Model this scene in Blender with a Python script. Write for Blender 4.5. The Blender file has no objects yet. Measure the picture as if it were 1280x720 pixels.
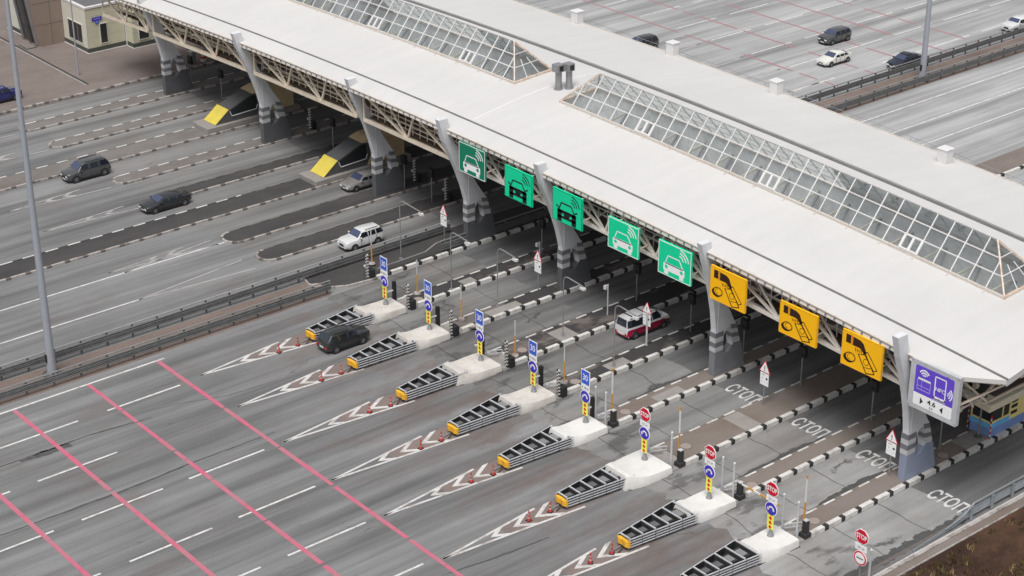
import bpy, bmesh, math, random
from mathutils import Matrix, Vector
random.seed(7)
S = bpy.context.scene
COL = S.collection
R = math.radians
# ---------------------------------------------------------------- camera
cam = bpy.data.cameras.new('camera'); co = bpy.data.objects.new('camera', cam); COL.objects.link(co)
cam.sensor_width = 36; cam.lens = 2337.25/1280*36; cam.clip_start = 1; cam.clip_end = 3000
yaw, pit, rol = 0.880410, 0.446359, -0.002131
fw = Vector((math.cos(yaw)*math.cos(pit), math.sin(yaw)*math.cos(pit), -math.sin(pit)))
rt = fw.cross(Vector((0, 0, 1))).normalized(); up = rt.cross(fw)
r2 = rt*math.cos(rol)+up*math.sin(rol); u2 = -rt*math.sin(rol)+up*math.cos(rol)
co.matrix_world = Matrix(((r2.x, u2.x, -fw.x, 0), (r2.y, u2.y, -fw.y, 0), (r2.z, u2.z, -fw.z, 61), (0, 0, 0, 1)))
S.camera = co
# ---------------------------------------------------------------- world + sun (bright overcast day)
SUN_EL, SUN_AZ = 64, 218
W = bpy.data.worlds.new('World'); S.world = W; W.use_nodes = True
nt = W.node_tree; nt.nodes.clear()
sky = nt.nodes.new('ShaderNodeTexSky'); sky.sky_type = 'NISHITA'; sky.sun_disc = False
sky.sun_elevation = R(SUN_EL); sky.sun_rotation = R(90-SUN_AZ); sky.air_density = 1.0; sky.dust_density = 4.0; sky.ozone_density = 1.0
hs = nt.nodes.new('ShaderNodeHueSaturation'); hs.inputs['Saturation'].default_value = 0.22
bg = nt.nodes.new('ShaderNodeBackground'); bg.inputs['Strength'].default_value = 0.11
wo = nt.nodes.new('ShaderNodeOutputWorld')
nt.links.new(sky.outputs[0], hs.inputs['Color']); nt.links.new(hs.outputs[0], bg.inputs['Color']); nt.links.new(bg.outputs[0], wo.inputs['Surface'])
sl = bpy.data.lights.new('sun', 'SUN'); sl.energy = 2.25; sl.angle = R(30); sl.color = (1.0, 0.985, 0.965)
so = bpy.data.objects.new('sun', sl); COL.objects.link(so)
sd = Vector((math.cos(R(SUN_AZ))*math.cos(R(SUN_EL)), math.sin(R(SUN_AZ))*math.cos(R(SUN_EL)), math.sin(R(SUN_EL))))
so.rotation_euler = sd.to_track_quat('Z', 'Y').to_euler()
vs = S.view_settings; vs.view_transform = 'Standard'; vs.look = 'None'; vs.exposure = 0.15; vs.gamma = 1; vs.use_curve_mapping = False
S.cycles.use_denoising = True
S.cycles.max_bounces = 6; S.cycles.transparent_max_bounces = 12

# ---------------------------------------------------------------- materials
MATS = {}
def srgb(r, g, b):
    f = lambda c: (c/255/12.92) if c/255 <= .04045 else ((c/255+.055)/1.055)**2.4
    return (f(r), f(g), f(b), 1)
def mat(name, col, rough=.7, metal=0.0, var=0.12, scale=1.5, spec=.4, dirt=None, dirt_amt=.0, dirt_scale=.8, bump=0.0, coat=0.0, emis=0.0):
    """Principled with noise-driven tone change and optional dirt patches (world positions)."""
    if name in MATS: return MATS[name]
    m = bpy.data.materials.new(name); m.use_nodes = True; MATS[name] = m
    n = m.node_tree; b = n.nodes['Principled BSDF']
    b.inputs['Roughness'].default_value = rough; b.inputs['Metallic'].default_value = metal
    b.inputs['Specular IOR Level'].default_value = spec
    if coat: b.inputs['Coat Weight'].default_value = coat; b.inputs['Coat Roughness'].default_value = .05
    g = n.nodes.new('ShaderNodeNewGeometry')
    no = n.nodes.new('ShaderNodeTexNoise'); no.inputs['Scale'].default_value = scale; no.inputs['Detail'].default_value = 6; no.inputs['Roughness'].default_value = .65
    n.links.new(g.outputs['Position'], no.inputs['Vector'])
    mr = n.nodes.new('ShaderNodeMapRange'); mr.inputs['From Min'].default_value = .25; mr.inputs['From Max'].default_value = .75
    mr.inputs['To Min'].default_value = 1-var; mr.inputs['To Max'].default_value = 1+var
    n.links.new(no.outputs[0], mr.inputs['Value'])
    mx = n.nodes.new('ShaderNodeMix'); mx.data_type = 'RGBA'; mx.blend_type = 'MULTIPLY'; mx.inputs[0].default_value = 1
    mx.inputs[6].default_value = (*col[:3], 1)
    cb = n.nodes.new('ShaderNodeCombineColor')
    for i in range(3): n.links.new(mr.outputs[0], cb.inputs[i])
    n.links.new(cb.outputs[0], mx.inputs[7])
    out = mx.outputs[2]
    if dirt is not None:
        n2 = n.nodes.new('ShaderNodeTexNoise'); n2.inputs['Scale'].default_value = dirt_scale; n2.inputs['Detail'].default_value = 8; n2.inputs['Roughness'].default_value = .7
        n.links.new(g.outputs['Position'], n2.inputs['Vector'])
        r_ = n.nodes.new('ShaderNodeMapRange'); r_.inputs['From Min'].default_value = .48; r_.inputs['From Max'].default_value = .66; r_.inputs['To Max'].default_value = dirt_amt
        n.links.new(n2.outputs[0], r_.inputs['Value'])
        m2 = n.nodes.new('ShaderNodeMix'); m2.data_type = 'RGBA'; m2.inputs[7].default_value = (*dirt[:3], 1)
        n.links.new(r_.outputs[0], m2.inputs[0]); n.links.new(out, m2.inputs[6]); out = m2.outputs[2]
    n.links.new(out, b.inputs['Base Color'])
    if bump:
        bu = n.nodes.new('ShaderNodeBump'); bu.inputs['Strength'].default_value = bump; bu.inputs['Distance'].default_value = .05
        n3 = n.nodes.new('ShaderNodeTexNoise'); n3.inputs['Scale'].default_value = 14; n3.inputs['Detail'].default_value = 4
        n.links.new(g.outputs['Position'], n3.inputs['Vector']); n.links.new(n3.outputs[0], bu.inputs['Height']); n.links.new(bu.outputs[0], b.inputs['Normal'])
    return m

class NG:
    """small node-graph builder"""
    def __init__(s, name, rough=.85):
        s.m = bpy.data.materials.new(name); s.m.use_nodes = True; s.n = s.m.node_tree; s.b = s.n.nodes['Principled BSDF']; MATS[name] = s.m
        s.b.inputs['Roughness'].default_value = rough; s.b.inputs['Specular IOR Level'].default_value = .3
        s.pos = s.n.nodes.new('ShaderNodeNewGeometry').outputs['Position']
        sp = s.n.nodes.new('ShaderNodeSeparateXYZ'); s.l(s.pos, sp.inputs[0]); s.x, s.y, s.z = sp.outputs
    def l(s, a, b): s.n.links.new(a, b)
    def noise(s, sc, vec=(1, 1, 1), det=5, rough=.6, off=(0, 0, 0)):
        mp = s.n.nodes.new('ShaderNodeMapping'); mp.inputs['Scale'].default_value = vec; mp.inputs['Location'].default_value = off; s.l(s.pos, mp.inputs[0])
        no = s.n.nodes.new('ShaderNodeTexNoise'); no.inputs['Scale'].default_value = sc; no.inputs['Detail'].default_value = det; no.inputs['Roughness'].default_value = rough
        s.l(mp.outputs[0], no.inputs['Vector']); return no.outputs[0]
    def mr(s, v, a, b, c, d):
        m = s.n.nodes.new('ShaderNodeMapRange'); m.clamp = True
        for i, k in enumerate((a, b, c, d)): m.inputs[i+1].default_value = k
        s.l(v, m.inputs[0]); return m.outputs[0]
    def math(s, op, a, b=None, c=None):
        m = s.n.nodes.new('ShaderNodeMath'); m.operation = op
        for i, v in enumerate((a, b, c)):
            if v is None: continue
            if isinstance(v, (int, float)): m.inputs[i].default_value = v
            else: s.l(v, m.inputs[i])
        return m.outputs[0]
    def mix(s, f, a, b, mode='MIX'):
        m = s.n.nodes.new('ShaderNodeMix'); m.data_type = 'RGBA'; m.blend_type = mode
        for i, v in ((0, f), (6, a), (7, b)):
            if isinstance(v, (int, float)): m.inputs[i].default_value = v
            elif isinstance(v, tuple): m.inputs[i].default_value = (*v[:3], 1)
            else: s.l(v, m.inputs[i])
        return m.outputs[2]
    def grey(s, v):
        c = s.n.nodes.new('ShaderNodeCombineColor')
        for i in range(3): s.l(v, c.inputs[i])
        return c.outputs[0]
    def crack(s, sc, width, vec=(1, 1, 1), warp=.6, off=(0, 0, 0)):
        mp = s.n.nodes.new('ShaderNodeMapping'); mp.inputs['Scale'].default_value = vec; mp.inputs['Location'].default_value = off; s.l(s.pos, mp.inputs[0])
        nz = s.n.nodes.new('ShaderNodeTexNoise'); nz.inputs['Scale'].default_value = .9; nz.inputs['Detail'].default_value = 5; s.l(s.pos, nz.inputs['Vector'])
        va = s.n.nodes.new('ShaderNodeVectorMath'); va.operation = 'MULTIPLY_ADD'; va.inputs[1].default_value = (warp, warp, 0)
        s.l(nz.outputs['Color'], va.inputs[0]); s.l(mp.outputs[0], va.inputs[2])
        v = s.n.nodes.new('ShaderNodeTexVoronoi'); v.feature = 'DISTANCE_TO_EDGE'; v.inputs['Scale'].default_value = sc; s.l(va.outputs[0], v.inputs['Vector'])
        return s.mr(v.outputs['Distance'], 0, width, 1, 0)
    def done(s, col, bump=None, bs=.25):
        s.l(col, s.b.inputs['Base Color'])
        if bump is not None:
            bu = s.n.nodes.new('ShaderNodeBump'); bu.inputs['Strength'].default_value = bs; bu.inputs['Distance'].default_value = .03
            s.l(bump, bu.inputs['Height']); s.l(bu.outputs[0], s.b.inputs['Normal'])
        return s.m

def asphalt_mat(name, base, streak=.42, rust=.5, seam_gap=5.55):
    g = NG(name, .88)
    st = g.noise(.55, (.045, 1, 1), 6, .62)                 # long streaks along the travel direction
    st2 = g.noise(1.6, (.03, 1, 1), 4, .6, (5, 3, 0))
    pa = g.noise(.07, (1, 1, 1), 6, .6, (9, 1, 0))          # wide patches
    fi = g.noise(9, (1, 1, 1), 5, .75)                      # aggregate
    v = g.math('ADD', g.mr(st, .3, .7, 1-streak, 1+streak*.8), g.mr(st2, .35, .65, -.12, .10))
    v = g.math('MULTIPLY', v, g.mr(pa, .3, .7, .84, 1.12))
    v = g.math('MULTIPLY', v, g.mr(fi, .25, .75, .88, 1.1))
    col = g.mix(1.0, base, g.grey(v), 'MULTIPLY')
    # thin tar-filled cracks and worn seams
    cr = g.math('MULTIPLY', g.crack(.09, .0035, (.35, 1, 1), 1.3), g.mr(g.noise(.12, off=(3, 3, 3)), .56, .64, 0, .6))
    col = g.mix(cr, col, (.035, .034, .034))
    # rusty brown dirt
    ru = g.mr(g.noise(.28, (.5, 1, 1), 8, .7, (20, 4, 0)), .53, .72, 0, rust)
    col = g.mix(ru, col, (base[0]*.75, base[1]*.58, base[2]*.5))
    if name == 'asphalt':   # rust and mud tracked round the crash cushions
        mk = g.math('MULTIPLY', g.math('MULTIPLY', g.mr(g.x, 58, 65, 0, 1), g.mr(g.x, 70, 72, 1, 0)), g.mr(g.y, 104, 106, 1, 0))
        mu = g.math('MULTIPLY', g.mr(g.noise(.42, (.45, 1, 1), 8, .7, (3, 14, 0)), .44, .62, 0, .8), mk)
        col = g.mix(mu, col, (.135, .105, .095))
    # small pale specks of worn paint
    sp = g.mr(g.noise(3.2, (.6, 1.4, 1), 3, .9, (2, 8, 0)), .725, .75, 0, .6)
    sp = g.math('MULTIPLY', sp, g.mr(g.noise(.18, off=(7, 7, 7)), .5, .62, 0, 1))
    col = g.mix(sp, col, (.5, .49, .48))
    return g.done(col, fi, .2)

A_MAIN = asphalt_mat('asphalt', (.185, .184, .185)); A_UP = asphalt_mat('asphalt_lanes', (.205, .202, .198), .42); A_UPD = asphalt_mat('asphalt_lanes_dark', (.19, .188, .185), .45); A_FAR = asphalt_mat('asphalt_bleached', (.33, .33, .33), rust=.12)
def concrete_lane(name, base, sv):
    g = NG(name, .85)
    st = g.noise(.9, (.05, 1, 1), 6, .6); fi = g.noise(7, det=5, rough=.7); pa = g.noise(.16, off=(4, 4, 0), det=6)
    v = g.math('MULTIPLY', g.mr(st, .32, .68, 1-sv, 1+sv*.7), g.mr(fi, .25, .75, .9, 1.08)); v = g.math('MULTIPLY', v, g.mr(pa, .3, .7, .8, 1.15))
    col = g.mix(1.0, base, g.grey(v), 'MULTIPLY')
    br = g.mr(g.noise(.22, (.6, 1, 1), 7, .65, (1, 9, 0)), .5, .75, 0, .6)
    col = g.mix(br, col, (.19, .16, .145))
    # slab joints across the lane, every 4.2 m, a little wandering
    wob = g.math('MULTIPLY', g.noise(.12, det=3, off=(8, 0, 0)), 2.4)
    xx = g.math('ADD', g.x, wob)
    fr = g.math('ABSOLUTE', g.math('SUBTRACT', g.math('FRACT', g.math('DIVIDE', xx, 3.9)), .5))
    jo = g.mr(fr, .004, .014, .8, 0)
    col = g.mix(jo, col, (.035, .034, .034))
    mk = g.math('MULTIPLY', g.math('MULTIPLY', g.mr(g.x, 69.5, 70.5, 0, 1), g.mr(g.x, 74, 77, 1, 0)), g.mr(g.y, 104, 106, 1, 0))
    bl = g.math('MULTIPLY', g.mr(g.noise(.5, (.6, 1.2, 1), 7, .6, (2, 5, 0)), .52, .58, 0, .6), mk)
    col = g.mix(bl, col, (.06, .056, .054))
    # blotches of tar
    ta = g.math('MULTIPLY', g.crack(.22, .05, (.55, 1, 1), 2.0, (3, 1, 0)), g.mr(g.noise(.25, off=(6, 2, 0), det=6), .58, .62, 0, .9))
    col = g.mix(ta, col, (.05, .049, .048))
    return g.done(col, fi, .2)
A_CONC = concrete_lane('lane_concrete', (.28, .277, .272), .22); A_CONC_M = concrete_lane('lane_concrete_worn', (.225, .222, .217), .3); A_CONC_D = concrete_lane('lane_concrete_blackened', (.165, .163, .16), .42)
A_TOLL = asphalt_mat('lane_sheet_dark', (.145, .144, .145), .35, .3)  # darker base colour for the sheets over the inner lanes
def island_mat(name, ca, cb, lo, hi):
    g = NG(name, .9)
    f = g.mr(g.noise(.35, (.5, 1, 1), 7, .65), lo, hi, 0, 1); fi = g.noise(11, det=5, rough=.75)
    c = g.mix(f, ca, cb); c = g.mix(1.0, c, g.grey(g.mr(fi, .25, .75, .78, 1.2)), 'MULTIPLY')
    c = g.mix(g.mr(g.noise(1.1, off=(3, 1, 0), det=7, rough=.8), .62, .75, 0, .5), c, (.06, .045, .038))
    return g.done(c, fi, .3)
I_BROWN = island_mat('island_paving_brown', (.205, .175, .155), (.165, .13, .11), .45, .7)
I_UP = island_mat('island_paving_grey', (.185, .172, .163), (.14, .12, .11), .45, .7)
I_MIX = island_mat('island_paving_patched', (.05, .047, .047), (.15, .13, .12), .5, .58)
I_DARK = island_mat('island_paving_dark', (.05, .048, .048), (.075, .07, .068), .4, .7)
SOIL = island_mat('median_soil', (.20, .155, .135), (.14, .105, .092), .4, .68)
YARD = island_mat('yard_paving', (.205, .17, .155), (.16, .13, .118), .4, .7)
PAINT_W = mat('road_paint_white', (.62, .61, .6), .8, var=.12, scale=5, dirt=(.28, .27, .26), dirt_amt=.75, dirt_scale=1.9)
PAINT_CH = mat('road_paint_chevron', (.56, .545, .53), .85, var=.15, scale=5, dirt=(.26, .22, .20), dirt_amt=.85, dirt_scale=.75)
MUD = island_mat('gore_mud', (.215, .165, .15), (.17, .14, .13), .4, .65)
PAINT_OLD = mat('road_paint_worn', (.37, .355, .345), .85, var=.15, scale=5, dirt=(.20, .19, .185), dirt_amt=1, dirt_scale=.9)
def pink(name, amt):
    g = NG(name, .8)
    f = g.mr(g.noise(.55, (1, 1, 1), 6, .7, (amt, 0, 0)), .38, .66, 0, .8 if amt > 1 else .7)
    c = g.mix(f, (.52, .11, .18) if amt < 1 else (.40, .17, .19), (.33, .20, .21) if amt < 1 else (.23, .20, .20))
    c = g.mix(g.mr(g.noise(2.6, det=5, rough=.8), .55, .7, 0, .5), c, (.33, .16, .18))
    return g.done(c)
PINK = pink('rumble_paint_pink', .5); PINK_OLD = pink('rumble_paint_faded', 1.5)
K_WHITE = mat('kerb_white', (.60, .585, .56), .8, var=.1, scale=4, dirt=(.33, .29, .26), dirt_amt=.7, dirt_scale=1.6)
K_BLACK = mat('kerb_black', (.035, .034, .034), .8, var=.3, scale=4)
K_DULL = mat('kerb_dull', (.38, .35, .33), .85, var=.2, scale=4, dirt=(.12, .10, .09), dirt_amt=.95, dirt_scale=.9)
K_DULLB = mat('kerb_dull_dark', (.13, .115, .105), .85, var=.25, scale=4)
def roofmat():
    g = NG('roof_membrane', .7)
    st = g.noise(.9, (.12, 1, 1), 6, .6); pa = g.noise(.09, det=6)
    v = g.math('MULTIPLY', g.mr(st, .3, .7, .965, 1.025), g.mr(pa, .3, .7, .95, 1.03))
    for ax, gap, w in ((g.y, 2.1, .006), (g.x, 4.6, .003)):
        fr = g.math('ABSOLUTE', g.math('SUBTRACT', g.math('FRACT', g.math('DIVIDE', ax, gap)), .5))
        v = g.math('MULTIPLY', v, g.mr(fr, 0, w, .975, 1))
    col = g.mix(1.0, (.56, .55, .538), g.grey(v), 'MULTIPLY')
    gr = g.mr(g.noise(.55, (.25, 1, 1), 8, .75, (3, 3, 0)), .60, .78, 0, .35)
    return g.done(g.mix(gr, col, (.47, .455, .435)))
ROOF = roofmat()
ROOF_EDGE = mat('roof_trim_cream', (.60, .56, .51), .6, var=.08, dirt=(.42, .3, .22), dirt_amt=.5, dirt_scale=1.5)
GUTTER = mat('gutter_grey', (.15, .145, .145), .7, var=.2, scale=.8)
GUTTER2 = mat('gutter_galvanised', (.27, .265, .265), .6, var=.25, scale=.7)
TRUSS_W = mat('truss_offwhite', (.80, .75, .69), .6, var=.06); TRUSS = mat('truss_cream', (.80, .70, .57), .6, var=.1, dirt=(.42, .30, .2), dirt_amt=.3, dirt_scale=1.2)
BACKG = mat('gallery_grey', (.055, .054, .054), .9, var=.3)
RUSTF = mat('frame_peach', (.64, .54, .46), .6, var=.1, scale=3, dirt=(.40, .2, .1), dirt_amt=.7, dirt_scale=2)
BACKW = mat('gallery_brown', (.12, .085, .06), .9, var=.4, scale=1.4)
CEIL = mat('ceiling_grey', (.26, .26, .26), .8); SKYIN = mat('skylight_inner_grey', (.80, .80, .80), .8, var=.2)
PIL = mat('pillar_grey', (.64, .65, .67), .55, var=.06, dirt=(.48, .48, .49), dirt_amt=.3, dirt_scale=.7)
PIL_D = mat('pillar_base_dark', (.105, .108, .115), .6, var=.12)
PIL_B = mat('pillar_base_bluegrey', (.25, .28, .37), .6, var=.08)
BAND_D = mat('band_dark_grey', (.17, .175, .19), .6); BAND_W = mat('band_white', (.50, .50, .51), .6)
WHITE = mat('white_paint', (.66, .65, .64), .5, var=.05); SIGNW = mat('sign_white', (.88, .88, .88), .4, var=.03)
GREYM = mat('grey_metal', (.30, .30, .31), .45, .4, var=.1)
GALV = mat('galvanised_steel', (.33, .335, .34), .5, .5, var=.18, scale=2, dirt=(.16, .15, .145), dirt_amt=.5, dirt_scale=1)
GALV_D = mat('weathered_rail_steel', (.145, .145, .145), .6, .3, var=.25, scale=2)
BLACK = mat('black_plastic', (.022, .022, .024), .6)
RUBBER = mat('rubber', (.02, .02, .02), .85)
LGREY = mat('light_grey_paint', (.48, .49, .51), .5)
LAMPG = mat('lamp_post_grey', (.36, .38, .42), .5, .2, var=.06)
CONC_W = mat('concrete_block_white', (.66, .65, .63), .8, var=.04, scale=2.5, dirt=(.50, .46, .42), dirt_amt=.35, dirt_scale=.9)
CONC = mat('concrete_block', (.56, .53, .495), .85, var=.08, scale=2.5, dirt=(.40, .34, .30), dirt_amt=.5, dirt_scale=.9, bump=.2)
PLAT = mat('platform_concrete', (.27, .25, .235), .9, var=.15)
YEL = mat('yellow_paint', (.80, .42, .03), .5, var=.08, dirt=(.35, .17, .03), dirt_amt=.5, dirt_scale=2)
YELS = mat('yellow_sign', (.98, .50, .0), .45, var=.02)
YELP = mat('yellow_plate', (.82, .84, .10), .5, var=.03)
YELW = mat('yellow_panel', (.62, .50, .08), .55, var=.1)
GREEN = mat('green_sign', (.0, .66, .33), .45, var=.02); GREEN_D = mat('green_sign_deep', (.0, .20, .11), .45, var=.02)
INK = mat('ink_black', (.008, .012, .012), .6, var=.02); INKB = mat('ink_brown', (.03, .008, .002), .6, var=.02)
PURP = mat('purple_sign', (.13, .065, .60), .45, var=.02)
BLUE = mat('blue_sign', (.045, .12, .62), .45, var=.02); BLUE_D = mat('deep_blue_sign', (.055, .035, .46), .45, var=.02)
RED = mat('red_sign', (.62, .004, .03), .45, var=.02)
ORANGE = mat('orange_plastic', (.46, .035, .025), .6, var=.1); ORANGE2 = mat('amber_paint', (.55, .27, .05), .6, var=.1)
CREAM = mat('cream_cladding', (.60, .585, .50), .6, var=.05)
PALEY = mat('pale_yellow_cladding', (.55, .53, .40), .6, var=.05)
BROWNC = mat('brown_cladding', (.26, .20, .165), .65, var=.06)
PLINTH = mat('plinth_dark', (.075, .08, .07), .7)
SLATE = mat('flat_roof_grey', (.13, .13, .135), .85, var=.1)
GLASS_D = mat('dark_window_glass', (.03, .033, .035), .12, var=.1, spec=.8)
CGLASS = mat('car_glass', (.022, .028, .04), .08, var=.05, spec=1.0)
CGLASS_B = mat('windscreen_glass', (.05, .065, .12), .06, var=.05, spec=1.0)
RIM = mat('alloy_rim', (.14, .14, .15), .4, .6); HEADL = mat('headlamp_lens', (.75, .76, .78), .15, spec=.9)
TAILR = mat('tail_lamp_red', (.5, .01, .02), .25); AMBER = mat('amber_lens', (.7, .3, .03), .3)
MANH = mat('manhole_lid', (.30, .25, .225), .85, var=.15, scale=6)
GRASSM = mat('dry_weeds', (.11, .065, .03), .9, var=.6, scale=2.5, dirt=(.045, .028, .014), dirt_amt=1, dirt_scale=.8)
SOILD = island_mat('verge_soil', (.035, .018, .012), (.095, .05, .03), .42, .68)
def paint(name, c, rough=.3, metal=.15): return mat('car_paint_'+name, c, .22, metal, var=.03, coat=1.0)
def glassmat():
    m = bpy.data.materials.new('skylight_glass'); m.use_nodes = True; n = m.node_tree; n.nodes.clear()
    o = n.nodes.new('ShaderNodeOutputMaterial'); mx = n.nodes.new('ShaderNodeMixShader'); t = n.nodes.new('ShaderNodeBsdfTransparent'); t.inputs[0].default_value = (.93, .95, .94, 1)
    g = n.nodes.new('ShaderNodeBsdfGlossy'); g.inputs[0].default_value = (.85, .87, .88, 1); g.inputs['Roughness'].default_value = .12
    fr = n.nodes.new('ShaderNodeFresnel'); fr.inputs[0].default_value = 1.22
    no = n.nodes.new('ShaderNodeTexNoise'); no.inputs['Scale'].default_value = .8; ge = n.nodes.new('ShaderNodeNewGeometry'); n.links.new(ge.outputs['Position'], no.inputs['Vector'])
    ma = n.nodes.new('ShaderNodeMath'); ma.operation = 'MULTIPLY_ADD'; ma.inputs[1].default_value = .30; n.links.new(no.outputs[0], ma.inputs[0]); n.links.new(fr.outputs[0], ma.inputs[2])
    n.links.new(ma.outputs[0], mx.inputs[0]); n.links.new(t.outputs[0], mx.inputs[1]); n.links.new(g.outputs[0], mx.inputs[2]); n.links.new(mx.outputs[0], o.inputs[0])
    return m
SKYGLASS = glassmat()

# ---------------------------------------------------------------- mesh builder
class MB:
    def __init__(s): s.v = []; s.f = []; s.m = []; s.mats = []
    def mi(s, m):
        if m not in s.mats: s.mats.append(m)
        return s.mats.index(m)
    def poly(s, pts, m):
        b = len(s.v); s.v += [tuple(p) for p in pts]; s.f.append(tuple(range(b, b+len(pts)))); s.m.append(s.mi(m)); return s
    def box(s, x0, x1, y0, y1, z0, z1, m, skip=''):
        b = len(s.v); k = s.mi(m)
        s.v += [(x0, y0, z0), (x1, y0, z0), (x1, y1, z0), (x0, y1, z0), (x0, y0, z1), (x1, y0, z1), (x1, y1, z1), (x0, y1, z1)]
        for q in ((0, 3, 2, 1), (4, 5, 6, 7), (0, 1, 5, 4), (1, 2, 6, 5), (2, 3, 7, 6), (3, 0, 4, 7)):
            s.f.append(tuple(b+i for i in q)); s.m.append(k)
        return s
    def prism(s, a, bb, m, caps=True, side=None):
        """a, bb: two matching 3D outlines"""
        b = len(s.v); n = len(a); k = s.mi(m); ks = s.mi(side) if side else k
        s.v += [tuple(p) for p in a]+[tuple(p) for p in bb]
        if caps:
            s.f.append(tuple(b+i for i in range(n))[::-1]); s.m.append(k); s.f.append(tuple(b+n+i for i in range(n))); s.m.append(k)
        for i in range(n):
            j = (i+1) % n; s.f.append((b+i, b+j, b+n+j, b+n+i)); s.m.append(ks)
        return s
    def xz(s, pts, y0, y1, m): return s.prism([(x, y0, z) for x, z in pts], [(x, y1, z) for x, z in pts], m)
    def xy(s, pts, z0, z1, m, side=None): return s.prism([(x, y, z0) for x, y in pts], [(x, y, z1) for x, y in pts], m, side=side)
    def yz(s, pts, x0, x1, m): return s.prism([(x0, y, z) for y, z in pts], [(x1, y, z) for y, z in pts], m)
    def tube(s, p0, p1, r0, m, r1=None, n=8, caps=True):
        r1 = r0 if r1 is None else r1
        p0 = Vector(p0); p1 = Vector(p1); d = (p1-p0)
        if d.length < 1e-6: return s
        d.normalize(); a = d.orthogonal().normalized(); c = d.cross(a)
        A = [p0+(a*math.cos(t)+c*math.sin(t))*r0 for t in [2*math.pi*(i+.5)/n for i in range(n)]]
        B = [p1+(a*math.cos(t)+c*math.sin(t))*r1 for t in [2*math.pi*(i+.5)/n for i in range(n)]]
        return s.prism(A, B, m, caps)
    def path(s, pts, r, m, n=6):
        for a, b in zip(pts, pts[1:]): s.tube(a, b, r, m, n=n)
        return s
    def bar(s, p0, p1, w, h, m):
        """rectangular bar; w sideways (horizontal), h upright"""
        p0 = Vector(p0); p1 = Vector(p1); d = (p1-p0).normalized(); q = Vector((0, 0, 1))
        if abs(d.z) > .98: q = Vector((1, 0, 0))
        a = d.cross(q).normalized(); c = a.cross(d)
        o = [a*w/2+c*h/2, -a*w/2+c*h/2, -a*w/2-c*h/2, a*w/2-c*h/2]
        return s.prism([p0+k for k in o], [p1+k for k in o], m)
    def lathe(s, cx, cy, prof, m, n=12):
        for (r0, z0), (r1, z1) in zip(prof, prof[1:]):
            s.prism([(cx+r0*math.cos(2*math.pi*i/n), cy+r0*math.sin(2*math.pi*i/n), z0) for i in range(n)], [(cx+r1*math.cos(2*math.pi*i/n), cy+r1*math.sin(2*math.pi*i/n), z1) for i in range(n)], m)
        return s
    def build(s, name, parent=None, origin=None, smooth=None, bevel=None):
        if origin is None: origin = (parent['_o'] if parent is not None and '_o' in parent else (0, 0, 0))
        ox, oy, oz = origin
        me = bpy.data.meshes.new(name); me.from_pydata([(x-ox, y-oy, z-oz) for x, y, z in s.v], [], s.f)
        for m in s.mats: me.materials.append(m)
        me.polygons.foreach_set('material_index', s.m)
        bm = bmesh.new(); bm.from_mesh(me)
        if smooth: bmesh.ops.remove_doubles(bm, verts=bm.verts, dist=1e-4)
        bmesh.ops.recalc_face_normals(bm, faces=bm.faces); bm.to_mesh(me); bm.free()
        if smooth:
            for p in me.polygons: p.use_smooth = True
            me.set_sharp_from_angle(angle=R(smooth))
        me.update()
        o = bpy.data.objects.new(name, me); COL.objects.link(o)
        if parent is not None: o.parent = parent; o['_o'] = tuple(origin)
        if bevel:
            b = o.modifiers.new('b', 'BEVEL'); b.width = bevel; b.segments = 2; b.limit_method = 'ANGLE'
        return o
def thing(name, label, cat, loc=(0, 0, 0), rz=0, group=None, local=False):
    o = bpy.data.objects.new(name, None); COL.objects.link(o); o.location = loc; o.rotation_euler = (0, 0, rz); o.empty_display_size = .3
    o['_o'] = (0, 0, 0) if local else tuple(loc)
    tag(o, label, cat, group); return o
def tag(o, label, cat, group=None):
    o['label'] = label; o['category'] = cat
    if group: o['group'] = group
    return o
def struct(o, kind='structure'): o['kind'] = kind; return o
def copy_tree(o, parent=None):
    c = o.copy(); COL.objects.link(c)
    if parent is not None: c.parent = parent
    for ch in list(o.children): copy_tree(ch, c)
    return c
class Proto:
    """first use returns the built thing itself, later uses a copy of it and its parts"""
    def __init__(s, fn): s.fn = fn; s.o = None
    def put(s, loc, label, rz=0, group=None):
        if s.o is None: s.o = s.fn(); o = s.o
        else: o = copy_tree(s.o)
        o.location = loc; o.rotation_euler = (0, 0, rz); o['label'] = label
        if group: o['group'] = group
        return o
ORD = ['first', 'second', 'third', 'fourth', 'fifth', 'sixth', 'seventh', 'eighth', 'ninth']
def text_polys(body, size=1.0, off=0.0):
    """2D outlines (triangulated) of a word from the built-in font: list of polygons, with width"""
    c = bpy.data.curves.new('t', 'FONT'); c.body = body; c.size = size; c.offset = off; c.resolution_u = 4
    o = bpy.data.objects.new('t', c); COL.objects.link(o)
    me = bpy.data.meshes.new_from_object(o.evaluated_get(bpy.context.evaluated_depsgraph_get()))
    vs_ = [(v.co.x, v.co.y) for v in me.vertices]; ps = [[vs_[i] for i in p.vertices] for p in me.polygons]
    bpy.data.objects.remove(o); bpy.data.curves.remove(c); bpy.data.meshes.remove(me)
    x0 = min(v[0] for v in vs_); x1 = max(v[0] for v in vs_); y0 = min(v[1] for v in vs_); y1 = max(v[1] for v in vs_)
    return [[((x-x0)/(x1-x0), (y-y0)/(y1-y0)) for x, y in p] for p in ps]
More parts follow.
